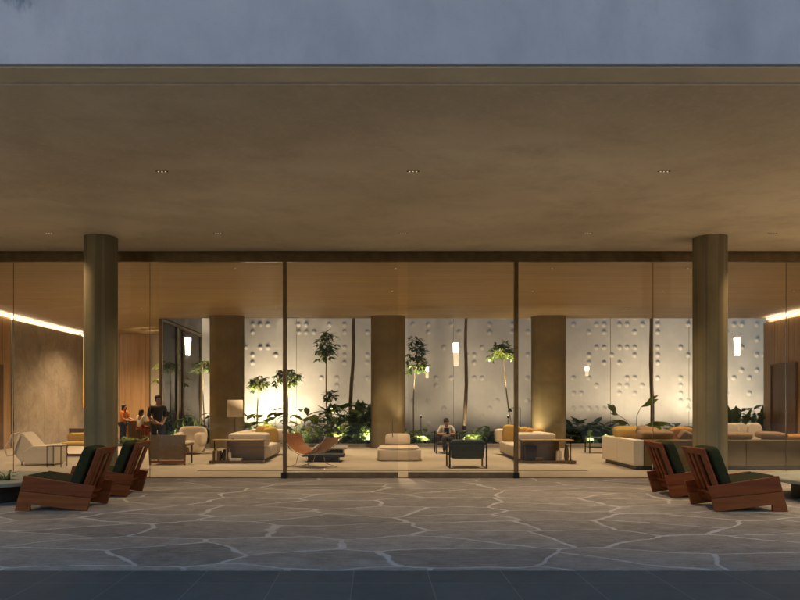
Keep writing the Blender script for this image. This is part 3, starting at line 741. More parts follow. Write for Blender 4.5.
garden_light(464, 27.9, 465, 360, EL*.45, 'small spotlight at the thin bare trunk', 40)
garden_light(497, 28.2, 505, 360, EL*.45, 'small spotlight by the right mullion', 80)
garden_light(585, 30.4, 590, 360, EL*1.0, 'small spotlight right of the right broad column', 95)
garden_light(625, 30.4, 630, 360, EL*1.0, 'small spotlight left of the bare dark trunk', 95)
garden_light(657, 30.0, 655, 380, EL*1.6, 'small spotlight at the bare dark trunk', 90)
garden_light(712, 30.6, 700, 370, EL*1.4, 'small spotlight behind the right round column', 90)
garden_light(757, 31.0, 750, 370, EL*1.4, 'small spotlight by the end of the slatted wall', 90)
for px, D, tx, ty, e, lab in ((436,31.3,438,370,20,'small spotlight close to the wall right of the middle column'),(484,31.3,484,370,20,'small spotlight close to the wall behind the low plants'),(520,31.3,522,370,22,'small spotlight close to the wall left of the right broad column'),
        (330,31.2,335,370,22,'small spotlight close to the wall behind the tall tiered tree'),(268,31.3,268,360,40,'small spotlight close to the wall behind the left sofa cushions'),(692,31.3,690,370,40,'small spotlight close to the wall left of the right round column')):
    garden_light(px, 30.2, tx, 350, e*1.0, lab, 110)
for px, tx, e in ((296,306,16),(338,348,22),(368,362,22),(425,420,12),(474,478,12),(592,585,16),(612,600,12),(744,740,22),(262,270,16),(192,186,22)):
    garden_light(px, 27.1, tx, 415, e*2.6, 'small spotlight at the garden kerb aimed into the leaves, %s' % {296:'right of the left mullion',338:'by the dense dark plants',368:'left of the middle column',425:'right of the middle column',474:'behind the seated man',592:'behind the small side table',612:'near the large sofa corner',744:'near the paddle leaved plants',262:'behind the left sofa',192:'left of the left broad column'}[px], 100, 29.0)
for px, tx, ty, td, e, lab in ((254,258,382,29,30,'by the short tree right of the lamp shade'),(291,287,376,29,34,'by the tree behind the left mullion'),(334,327,348,29,70,'by the tall tiered tree'),(421,416,355,29,60,'by the tiered tree right of the middle column'),(508,500,350,29,60,'by the leaning tree'),(208,204,366,30.5,50,'by the dark tree at the left broad column'),(174,170,372,30.2,40,'by the loose tree at the glass screen')):
    garden_light(px, td-.9, tx, ty, e*4.5, 'narrow small spotlight below '+lab, 44, td, 1.0)
garden_light(406, 25.2, 398, 360, 24, 'small spotlight grazing the right side of the middle column', 50, 26.0, .001)
l = lamp('column_uplight', 'SPOT', (PX(537,25.0), 25.35, .1), 50, (1,.80,.50), .03, spot=80, blend=.9); aim(l, (PX(537,26), 25.9, 2.2))

# hanging lanterns on the relief wall
def lantern(px, D, py0, py1, w, lab, s=1):
    x = PX(px,D); z0, z1 = PZ(py1,D), PZ(py0,D); t = thing('hanging_lantern', lab, 'lantern', (x,D,z0), 0, 'slim glowing lanterns in the garden'); h = z1-z0; r = w*D/F/2
    m_=MB(); m_.lathe([(r*.9,h*.58),(r,h)], seg=20); m_.build('lamp_tube', M['glow'], t, True)
    m_=MB(); m_.lathe([(r*.8,0),(r*.9,h*.575)], seg=20); m_.build('lower_tube', M['glowdim'], t, True)
    m_=MB(); m_.lathe([(r*.6,h+.001),(r*.6,h+.03)], seg=16); m_.build('cap', M['rail'], t)
    m_=MB(); m_.tube([(0,0,h+.03),(0,0,7.6-z0)], .0018, 5); m_.build('cord', M['black'], t)
lantern(456, 30.5, 343, 366, 6, 'slim glowing lantern between the middle column and the bare thin trunk')
lantern(427, 30.5, 367, 378, 3.5, 'small glowing lantern beside the tree right of the middle column')
lantern(587, 30.5, 367, 376, 4, 'small glowing lantern right of the right broad column')

# ------------------------------------------------------------------ lounge furniture
def rotz(a): return Matrix.Rotation(a, 3, 'Z')
def rotx(a): return Matrix.Rotation(a, 3, 'X')
def roty(a): return Matrix.Rotation(a, 3, 'Y')
def cushion(x, y, z, size, rot, mat, lab, group='loose cushions on the sofas'):
    o = MB().pill((0,0,0), size, (.5,.32), rot, .05).build('cushion', M[mat], smooth=True, loc=(x,y,z)); return tag(o, lab, 'cushion', group)

def sofa_set(side, lab_s, lab_c):
    """side=-1: the left sofa, mirrored about x=.48 for the right one"""
    mx = lambda x: x if side < 0 else .96 - x
    def bxx(mb, x0, x1, *r, **k): a, b = sorted((mx(x0), mx(x1))); return mb.box(a-ox, b-ox, *r, **k)
    ox = mx(-3.6)
    t = thing('daybed_sofa', lab_s, 'sofa', (ox,19.5,0)); o0 = -19.5
    bxx(MB(), -4.15,-3.10,19.5+o0,22.7+o0,.05,.10,bev=.01).build('plinth', M['walnut'], t)
    for k in range(3):
        y0 = 19.45 + k*1.07
        c = (mx(-3.60)-ox, y0+.535+o0, .26); MB().pill(c, (1.12,1.09,.36), (.22,.22), None, .025).build('seat_cushion', M['white'], t, True)
    MB().pill((mx(-3.56)-ox, 19.83+o0, .62), (1.10,.62,.40), (.3,.25), None, .03).build('arm_cushion', M['white'], t, True)
    MB().pill((mx(-3.5)-ox, 22.65+o0, .60), (1.15,.36,.46), (.3,.25), None, .03).build('backrest', M['white'], t, True)
    MB().pill((mx(-4.1)-ox, 21.5+o0, .58), (.30,2.3,.40), (.3,.2), None, .03).build('side_bolster', M['white'], t, True)
    c = thing('console_table', lab_c, 'console table', (ox,19.0,0)); o0 = -19.0
    bxx(MB(), -4.5,-3.05,18.98+o0,19.42+o0,.02,.085,bev=.004).build('base_slab', M['walnut'], c)
    bxx(MB(), -4.43,-3.03,18.96+o0,19.44+o0,.615,.655,bev=.004).build('table_top', M['oak'], c)
    bxx(MB(), -4.02,-3.07,19.38+o0,19.42+o0,.087,.613).build('back_panel', M['oak'], c)
    bxx(MB(), -4.06,-4.03,19.02+o0,19.42+o0,.087,.613).build('divider', M['oak'], c)
    m_ = MB(); m_.lathe([(.014,.087),(.014,.613)], (mx(-4.38)-ox, 19.1+o0, 0), 10); m_.build('post', M['black'], c)
sofa_set(-1, 'off white daybed sofa left of the left mullion', 'wooden console table against the end of the left sofa')
sofa_set(1, 'off white daybed sofa right of the right mullion', 'wooden console table against the end of the right sofa')
def books(x, y, z, n, w, lab, upright=False, mats=('paper','white','walnut','brownleather')):
    t = thing('book_stack' if not upright else 'book_row', lab, 'books', (x,y,z), 0)
    h = 0
    for k in range(n):
        th = random.uniform(.025,.045)
        if upright: MB().box(h,h+th,-.09,.09,0,random.uniform(.24,.32),.003).build('book', M[mats[k%len(mats)]], t); h += th+.004
        else: MB().box(-w/2+random.uniform(-.02,.02),w/2,-.11,.11,h,h+th,.003).build('book', M[mats[k%len(mats)]], t); h += th+.001
def vase(x, y, z, prof, mat, lab):
    m_=MB(); m_.lathe(prof, seg=24); o = m_.build('vase', M[mat], smooth=True, loc=(x,y,z)); smooth_by_angle(o, 50); return tag(o, lab, 'vase')
books(PX(213,19.1), 19.15, .086, 5, .2, 'upright books on the left console shelf', True, ('brownleather','walnut','paper'))
vase(PX(224,19.1), 19.15, .086, [(.05,0),(.085,.08),(.07,.2),(.03,.26),(.035,.30)], 'darkceramic', 'dark bottle vase on the left console shelf')
vase(PX(229.5,19.1), 19.12, .086, [(.03,0),(.05,.05),(.04,.2),(.015,.26),(.018,.32)], 'ceramic', 'pale slim vase on the left console shelf')
books(PX(236,19.05), 19.12, .086, 2, .30, 'flat pair of books on the left console base')
o = MB().box(-.16,.16,-.13,.13,0,.40,.01).build('storage_box', M['blackwood'], loc=(PX(531,19.1),19.2,.086)); tag(o, 'black box on the right console shelf', 'box')
books(PX(539,19.05), 19.12, .086, 3, .22, 'low stack of dark books on the right console base', False, ('darkceramic','brownleather','walnut'))
books(PX(556,19.1), 19.12, .086, 4, .2, 'upright pale books on the right console shelf', True, ('paper','white','paper'))
vase(PX(567,19.1), 19.15, .086, [(.04,0),(.07,.1),(.06,.28),(.04,.36),(.05,.42)], 'brownleather', 'brown vase at the right end of the right console')
m_=MB(); m_.lathe([(.03,0),(.05,.06),(.05,.07)], seg=16); o=m_.build('bowl', M['ceramic'], smooth=True, loc=(PX(233,19.2),19.2,.656)); tag(o,'small pale bowl on top of the left console','bowl')
cushion(PX(248,21.2), 20.9, .72, (.60,.42,.14), rotx(.1), 'mustard', 'flat mustard cushion lying behind the arm of the left sofa')
cushion(PX(263,22), 22.15, .68, (.52,.18,.52), rotx(.25)@roty(.1), 'mustard', 'upright mustard cushion at the back of the left sofa')
cushion(PX(271,22), 22.0, .66, (.45,.18,.48), rotx(.3)@roty(-.15), 'mustard', 'tilted mustard cushion at the right end of the left sofa back')
cushion(PX(281,22), 22.25, .62, (.42,.2,.42), rotx(.2), 'white', 'white cushion beside the tilted mustard one on the left sofa')
cushion(PX(512,22), 22.1, .69, (.58,.18,.56), rotx(.25)@roty(.12), 'mustard', 'large mustard cushion left of the right mullion')
cushion(PX(523,22), 22.15, .66, (.46,.18,.48), rotx(.25)@roty(-.12), 'mustard', 'mustard cushion just right of the right mullion')
cushion(PX(532,21.9), 22.0, .64, (.42,.18,.46), rotx(.3)@roty(.3), 'orange', 'amber cushion in the middle of the right sofa back')
cushion(PX(540,21.9), 22.05, .64, (.42,.18,.46), rotx(.3)@roty(-.2), 'mustard', 'mustard cushion at the right end of the right sofa')
# floor lamp with big shade
t = thing('floor_lamp', 'floor lamp with large cream drum shade behind the left sofa', 'floor lamp', (PX(235,23.6),23.6,0))
zs0, zs1 = PZ(417,23.6), PZ(400,23.6)
m_=MB(); m_.lathe([(.16,0),(.16,.02)], seg=24); m_.build('base', M['black'], t)
m_=MB(); m_.tube([(0,0,.02),(0,0,zs1-.02)], .011, 8); m_.build('pole', M['black'], t)
m_=MB(); m_.lathe([(.27,zs0),(.26,zs1)], seg=32)
sh = m_.build('lamp_shade', simple('shade_linen', (.62,.55,.42), .9, var=.04), t, True)
# reading lamp
t = thing('reading_lamp', 'thin black reading lamp beside the right mullion', 'reading lamp', (PX(521,22.9),23.0,0))
m_=MB(); m_.lathe([(.12,0),(.12,.015)], seg=20); m_.build('base', M['black'], t)
zt = PZ(408,23); m_=MB(); m_.tube([(0,0,.015),(0,0,zt),(-.10,0,zt+.01),(-.10-.20,0,zt-.0)], .010, 8); m_.build('pole', M['black'], t)
m_=MB(); m_.lathe([(.08,zt-.12),(.035,zt-.02),(.012,zt)], (-.34,0,0), 16); m_.build('lamp_shade', M['black'], t)

# cream chaise in the middle
t = thing('cream_chaise', 'low cream upholstered chaise with back pillow in front of middle column', 'chaise', (PX(399.5,19.8),20.4,0))
MB().pill((0,0,.19), (1.24,1.45,.36), (.22,.22), None, .02).build('seat_base', M['cream'], t, True)
MB().pill((0,-.06,.37), (1.14,1.3,.10), (.5,.25), None, .02).build('seat_cushion', M['cream'], t, True)
MB().pill((-.02,.34,.56), (.74,.42,.34), (.4,.3), rotx(-.3), .03).build('back_pillow', M['cream'], t, True)
MB().box(-.5,.5,-.55,.55,.0,.03).build('plinth', M['walnut'], t)

# tan sling chair, seen from the side
D = 17.4
t = thing('sling_chair', 'tan leather sling chair on thin steel frame beside the left mullion', 'sling chair', (PX(304,D),D+.1,0), R(-32))
pf = [(278,433),(282,442),(288,449),(295,453),(303,455),(311,453.5),(319,449),(326,443),(333,436)]
pr = [(PX(a,D)-PX(306,D), PZ(b,D)) for a,b in pf]
lo = [(x+.012*(1 if i>4 else -1 if i<4 else 0), z-.022) for i,(x,z) in enumerate(pr)]
sl = MB(); n = len(pr); W0, W1 = 0, .72
for j in range(n-1):
    pass
gridv = []
for (x,z) in pr:
    row=[]
    for k in range(7):
        y = W0+(W1-W0)*k/6; row.append(sl.bm.verts.new((x, y, z - .03*math.sin(PI*k/6))))
    gridv.append(row)
for a in range(n-1):
    for k in range(6): sl.bm.faces.new((gridv[a][k],gridv[a][k+1],gridv[a+1][k+1],gridv[a+1][k]))
o = sl.build('leather_sling', M['tan'], t, True); md = o.modifiers.new('thick','SOLIDIFY'); md.thickness = .012; md2 = o.modifiers.new('s','SUBSURF'); md2.levels=md2.render_levels=2
for yy in (0,.72):
    m_=MB(); zb=.012
    m_.tube([(pr[0][0]-.01,yy,pr[0][1]+.01),(pr[2][0]-.02,yy,pr[2][1]-.03),(pr[4][0],yy,pr[4][1]-.035),(pr[6][0]+.02,yy,pr[6][1]-.03),(pr[8][0]+.01,yy,pr[8][1]+.01)], .010, 8)
    m_.tube([(pr[4][0]-.12,yy,pr[4][1]-.03),(pr[4][0]-.20,yy,.10),(pr[1][0]-.0,yy,zb)], .010, 8)
    m_.tube([(pr[4][0]+.12,yy,pr[4][1]-.03),(pr[4][0]+.20,yy,.10),(pr[7][0]+.02,yy,zb)], .010, 8)
    m_.build('steel_frame', M['chrome'], t, True)
m_=MB(); 
for xx in (pr[1][0], pr[7][0]+.02): m_.tube([(xx,0,.012),(xx,.72,.012)], .010, 8)
m_.build('floor_bar', M['chrome'], t, True)

# low tables
t = thing('low_table', 'low table with pale slab top and dark block base beside the sling chair', 'coffee table', (PX(330,21.5),21.2,0))
MB().box(-.50,.52,0,1.1,.255,.31,.006).build('table_top', M['marble'], t); MB().box(-.42,.40,.08,1.0,0,.253,.004).build('base', M['blackwood'], t)
t = thing('low_table', 'low black coffee table beside the tan sling chair', 'coffee table', (PX(322,19.3),19.3,0))
MB().box(-.55,.60,0,.95,.17,.215,.006).build('table_top', M['blackwood'], t); MB().box(-.40,.45,.1,.85,0,.168,.004).build('base', M['blackwood'], t)
m_=MB(); m_.lathe([(.05,0),(.07,.05),(.05,.16),(.025,.22),(.03,.24)], seg=20); o=m_.build('vase', M['ceramic'], smooth=True, loc=(PX(333,21.5),21.6,.31)); tag(o,'small pale vase on the pale slab table','vase')
books(PX(322,21.4), 21.5, .31, 2, .32, 'two books on the pale slab table')

# black framed armchair seen from behind
def frame_chair(name, label, x, D, w, rz, mat, zt=.70, group=None):
    t = thing(name, label, 'armchair', (x,D,0), rz, group)
    for s in (-1,1):
        m_=MB(); X=s*(w/2-.02)
        m_.box(X-.02,X+.02,0,.045,0,zt,.004); m_.box(X-.02,X+.02,.72,.765,0,.62,.004); m_.box(X-.021,X+.021,-.002,.768,.60,.64,.004); m_.box(X-.019,X+.019,.03,.74,.0,.035,.004)
        m_.build('side_frame', M['blackwood'], t)
    m_=MB(); h=w/2-.042
    m_.box(-h,h,.005,.04,.62,.66,.004); m_.box(-h,h,.002,.038,.002,.034,.004); m_.box(-h,h,.73,.76,.30,.34,.004); m_.build('cross_rail', M['blackwood'], t)
    MB().pill((0,.10,.52), (w-.12,.15,.44), (.3,.25), rotx(.12), .04).build('backrest', mat, t, True)
    MB().pill((0,.42,.34), (w-.12,.66,.16), (.35,.25), rotx(.06), .04).build('seat_cushion', mat, t, True)
    return t
frame_chair('framed_armchair', 'olive leather armchair with square black frame, seen from behind', PX(468,17.5), 17.45, .96, 0, M['greenleather'], .76)
t2 = frame_chair('framed_armchair', 'dark framed armchair the seated man is sitting in', PX(447,23.2), 23.6, .78, PI, M['brownleather'], .72)

# small black side table
t = thing('side_table', 'small black open side table by the garden bed', 'side table', (PX(600,23.2),23.2,0))
m_=MB(); 
for sx in (-.34,.34):
    for yy in (0,.5): m_.box(sx-.015,sx+.015,yy-.015,yy+.015,0,.50)
m_.build('legs', M['blackwood'], t); MB().box(-.36,.36,-.02,.52,.501,.525,.003).build('table_top', M['blackwood'], t); MB().box(-.32,.32,.0,.48,.18,.20).build('shelf', M['blackwood'], t)

# large modular sofa on the right
t = thing('modular_sofa', 'large greige modular sofa seen from behind at right', 'sofa', (6.5,17.3,0)); ox, oy = 6.5, 17.3
for k,(a,b) in enumerate(((6.63,9.12),(9.13,11.9),(11.91,13.6))):
    MB().box(a-ox,b-ox,17.20-oy,17.52-oy,.10,.74,.03).build('back_panel', M['greige'], t)
MB().box(6.36-ox,6.62-ox,17.22-oy,18.40-oy,.10,.74,.03).build('side_panel', M['white'], t)
MB().box(6.36-ox,6.62-ox,18.41-oy,19.62-oy,.10,.74,.03).build('side_panel', M['white'], t)
MB().box(6.45-ox,13.5-ox,17.28-oy,18.6-oy,0,.10).build('plinth', M['black'], t)
for k,(a,b) in enumerate(((6.64,8.3),(8.31,10.0),(10.01,11.8),(11.81,13.5))):
    MB().pill(((a+b)/2-ox, 18.15-oy, .30), (b-a,1.25,.36), (.2,.2), None, .02).build('seat_cushion', M['white'], t, True)
MB().pill((7.2-ox, 19.2-oy, .30), (1.1,.95,.36), (.2,.2), None, .02).build('seat_cushion', M['white'], t, True)
MB().box(6.46-ox,7.7-ox,18.61-oy,19.6-oy,0,.11).build('plinth', M['black'], t)
g='cushions along the large greige sofa'
cushion(PX(655,17.6)+.0, 17.62, .86, (.84,.46,.22), rotx(.1), 'taupe', 'wide taupe cushion on the large sofa left of the right column', g)
cushion(PX(646,18.6), 18.4, .88, (.62,.4,.26), rotx(.3)@roty(.12), 'taupe', 'taupe cushion behind the wide taupe one near the sofa corner', g)
cushion(PX(626,19), 18.9, .86, (.72,.4,.30), rotx(.25), 'mustard', 'mustard cushion at the far corner of the large sofa', g)
cushion(PX(683,18), 18.15, .78, (.60,.2,.52), rotx(.3), 'orange', 'amber cushion beside the left edge of the right column', g)
cushion(PX(686,17.7), 17.7, .79, (.36,.2,.3), rotx(.3)@roty(.5), 'taupe', 'small dark cushion before the amber one', g)
cushion(PX(736,17.6), 17.55, .83, (.66,.40,.17), rotx(.08), 'taupe', 'taupe cushion lying on the sofa back right of the column', g)
cushion(PX(770,17.6), 17.55, .84, (.70,.42,.18), rotx(.08)@roty(.04), 'taupe', 'taupe cushion lying below the spiky plant', g)
cushion(PX(792,17.6), 17.55, .80, (.60,.40,.14), rotx(.1), 'orange', 'tan cushion at the right edge of the picture', g)
cushion(PX(731,18.6), 18.7, .82, (.48,.2,.60), rotx(.2), 'white', 'white cushion beside the right edge of the right column', g)
cushion(PX(742,18.6), 18.85, .82, (.44,.2,.60), rotx(.2), 'white', 'white cushion left of the burgundy flowers', g)
cushion(PX(757,18.6), 18.8, .82, (.40,.2,.60), rotx(.2), 'white', 'white cushion right of the burgundy flowers', g)
# branch vase on a low table inside the L
t = thing('sofa_table', 'low table inside the large sofa corner', 'coffee table', (8.3,20.4,0))
MB().box(-1.1,2.2,-.5,.5,.30,.36,.008).build('table_top', M['walnut'], t); MB().box(-.8,1.9,-.3,.3,0,.298,.004).build('base', M['blackwood'], t)
t = thing('flower_vase', 'vase of burgundy flowers on the low table inside the large sofa', 'flowers', (PX(748,20.2),20.2,.36))
m_=MB(); m_.lathe([(.07,0),(.11,.12),(.06,.3)], seg=20); m_.build('vase', M['ceramic'], t, True)
m_=MB(); rn=random.Random(5)
for k in range(150):
    c0=Vector((rn.gauss(0,.13),rn.gauss(0,.1),.48+rn.gauss(0,.10))); leaf(m_.bm, c0, Vector((rn.uniform(-1,1),rn.uniform(-1,1),rn.uniform(-.2,1))), Vector((0,0,1)), .09, .06, .5, 3)
m_.build('blooms', M['flower'], t)
t = thing('branch_vase', 'vase with large leafy branches behind the corner of the large sofa', 'branches', (PX(636,20.8),20.8,.36) if 0 else (7.65,20.5,.36))
m_=MB(); m_.lathe([(.08,0),(.12,.14),(.06,.34)], seg=20); m_.build('vase', M['darkceramic'], t, True)
br=MB(); lf=MB(); rn=random.Random(9)
def rel(px,py,D=20.5): return Vector((PX(px,D)-7.65,0,PZ(py,D)-.36))
for path,ln in (([(636,432),(637,415),(641,407),(648,401)],.5),([(634,432),(626,420),(618,415),(612,408)],.32),([(636,432),(645,425),(655,423)],.55),([(634,432),(628,424),(621,421)],.4)):
    pts=[rel(a,b) for a,b in path]; pts[0]=Vector((0,0,.3)); br.tube(pts,[.012,.010]+[.006]*(len(pts)-2),6)
    for q in range(5): leaf(lf.bm, pts[-2].lerp(pts[-1], q/5), (pts[-1]-pts[-2]).normalized()+Vector((rn.uniform(-.6,.6),rn.uniform(-.6,.6),rn.uniform(-.4,.4))), Vector((0,1,.3)), ln*.8, .10, .3, 5)
br.build('branches', M['bark'], t, True); lf.build('leaves', M['leafdark'], t, True)

# left end of the lounge -------------------------------------------------
D=18.5
t = thing('sculptural_lounge_chair', 'cream lounge chair with looped back frame at far left', 'lounge chair', (PX(32,D),D,0)); ox=PX(32,D)
q = lambda px,py: (PX(px,D)-ox, PZ(py,D))
MB().prism([q(31,446),q(55,445.5),q(54.5,464),q(24,465),q(22,452)], .0, .75, bev=.035).build('seat_block', M['cream'], t)
MB().prism([q(17.5,434),q(21,432.5),q(33,446),q(33,458),q(20,463),q(12,452)], .04, .70, bev=.03).build('back_drape', M['cream'], t)
for yy in (.02,.66):
    m_=MB(); pts=[q(19,433),q(12,434.5),(q(4.5,449)[0],q(4.5,449)[1]),q(7,456),q(13,455),q(19,434)]
    m_.tube([(a,yy,b) for a,b in pts], .025, 8); m_.build('back_loop', M['cream'], t, True)
m_=MB(); 
for px in (20,52):
    for yy in (.1,.65): m_.tube([(PX(px,D)-ox,yy,0),(PX(px,D)-ox,yy,.08)], .015, 6)
m_.build('legs', M['black'], t)
t = thing('side_table', 'thin black wire side table right of the cream lounge chair', 'side table', (PX(54,18),18.0,0))
for s in (-.18,.18): m_=MB(); m_.box(s-.008,s+.008,-.008,.008,0,.53); m_.box(s-.008,s+.008,.342,.358,0,.53); m_.build('leg_frame', M['black'], t)
MB().box(-.19,.19,-.01,.36,.531,.545).build('table_top', M['blackwood'], t)
D=21.5; ox=PX(74,D)
t = thing('wooden_lounge_chair', 'brown wooden chair with tufted mustard cushion beside the left column', 'lounge chair', (ox,D,0))
MB().box(-.43,.43,.62,.68,.42,.86,.01).build('backrest', M['darkpanel'], t)
MB().pill((0,.52,.56),(.80,.2,.34),(.4,.25),rotx(.1),.05).build('back_cushion', M['mustard'], t, True)
MB().pill((0,.28,.40),(.80,.62,.14),(.4,.25),None,.05).build('seat_cushion', M['mustard'], t, True)
m_=MB()
for s in (-.44,.44): m_.box(s-.025,s+.025,0,.68,.30,.36,.004); m_.tube([(s,.02,.34),(s,.62,.02)],.022,8); m_.tube([(s,.62,.34),(s,.02,.02)],.022,8)
m_.box(-.44,.44,.03,.07,.02,.06); m_.box(-.44,.44,.56,.60,.02,.06); m_.build('leg_frame', M['walnut'], t)
D=18.6; ox=PX(167,D)
t = thing('leather_armchair', 'wood framed armchair with dark brown leather back, right of the left column', 'armchair', (ox,D,0))
MB().prism([(-.49,.80),(.49,.80),(.43,.14),(-.43,.14)], .0, .06, bev=.01).build('backrest', M['brownleather'], t)
MB().pill((0,.42,.36),(.84,.66,.22),(.35,.25),None,.03).build('seat_cushion', M['brownleather'], t, True)
for s in (-1,1):
    m_=MB(); m_.prism([(s*.50,.60),(s*.46,.60),(s*.40,.0),(s*.45,.0)] if 0 else [(s*.505,.56),(s*.455,.56),(s*.435,.0),(s*.475,.0)], .005, .06); m_.box(s*.48-.025,s*.48+.025,.062,.78,.50,.56,.004); m_.box(s*.46-.02,s*.46+.02,.72,.78,0,.499,.004); m_.build('side_frame', M['walnut'], t)
MB().box(-.43,.43,.01,.05,.06,.12,.004).build('cross_rail', M['teak'], t)
D=22.6; ox=PX(187,D)
t = thing('tub_armchair', 'beige rounded tub armchair in front of the left broad column', 'armchair', (ox,D,0))
MB().pill((0,.42,.24),(.86,.84,.40),(.35,.4),None,.02).build('seat_base', M['cream'], t, True)
MB().pill((.02,.68,.58),(.92,.36,.62),(.5,.45),rotx(-.1),.03).build('backrest', M['cream'], t, True)
MB().pill((.34,.40,.48),(.28,.78,.44),(.5,.45),None,.03).build('arm_rest', M['cream'], t, True)
MB().pill((-.34,.40,.48),(.28,.78,.44),(.5,.45),None,.03).build('arm_rest', M['cream'], t, True)
# plant bowl on a table between column and armchair
D=17.2; t = thing('round_table', 'low round wooden table behind the farther left armchair', 'table', (PX(130,D),D,0))
m_=MB(); m_.lathe([(.36,.60),(.37,.615),(.37,.64)], seg=32); m_.build('table_top', M['oak'], t); m_=MB(); m_.lathe([(.2,0),(.04,.05),(.04,.598)], seg=20); m_.build('pedestal', M['black'], t)
shrub('planter_bowl', 'mossy leafy plant arrangement on the round table by the left column', 130, D, 60, .22, .08, .03, .16, 'leaflight', 55, spread=.24, cat='plant arrangement', group=None, loc=(PX(130,D),D,.64), tilt=1.4)
# bonsai-like branch on left stone table
shrub('table_plant', 'small leafy plant on the left low stone table', 0, 11.6, 26, .16, .05, .03, .14, 'leafdark', 77, spread=.10, cat='plant', group=None, loc=(PX(3,11.6),11.6,.36), tilt=1.3)

# reception counter
t = thing('reception_counter', 'dark wooden counter in the lobby behind the left column', 'counter', (PX(140,28.5),28.6,0))
MB().box(-.55,1.0,0,.7,0,.90,.006).build('counter_body', M['darkpanel'], t); MB().box(-.60,1.05,-.05,.75,.902,.95,.004).build('counter_top', M['walnut'], t)
t = thing('bar_stool', 'stool under the child in white by the counter', 'stool', (PX(139.5,27.8),27.9,0))
m_=MB(); m_.lathe([(.16,.62),(.17,.64),(.16,.67)], seg=20); m_.build('seat', M['walnut'], t)
m_=MB(); 
for a in range(4): m_.tube([(.10*math.cos(a*PI/2+.7),.10*math.sin(a*PI/2+.7),.62),(.17*math.cos(a*PI/2+.7),.17*math.sin(a*PI/2+.7),0)], .014, 6)
m_.build('legs', M['black'], t)

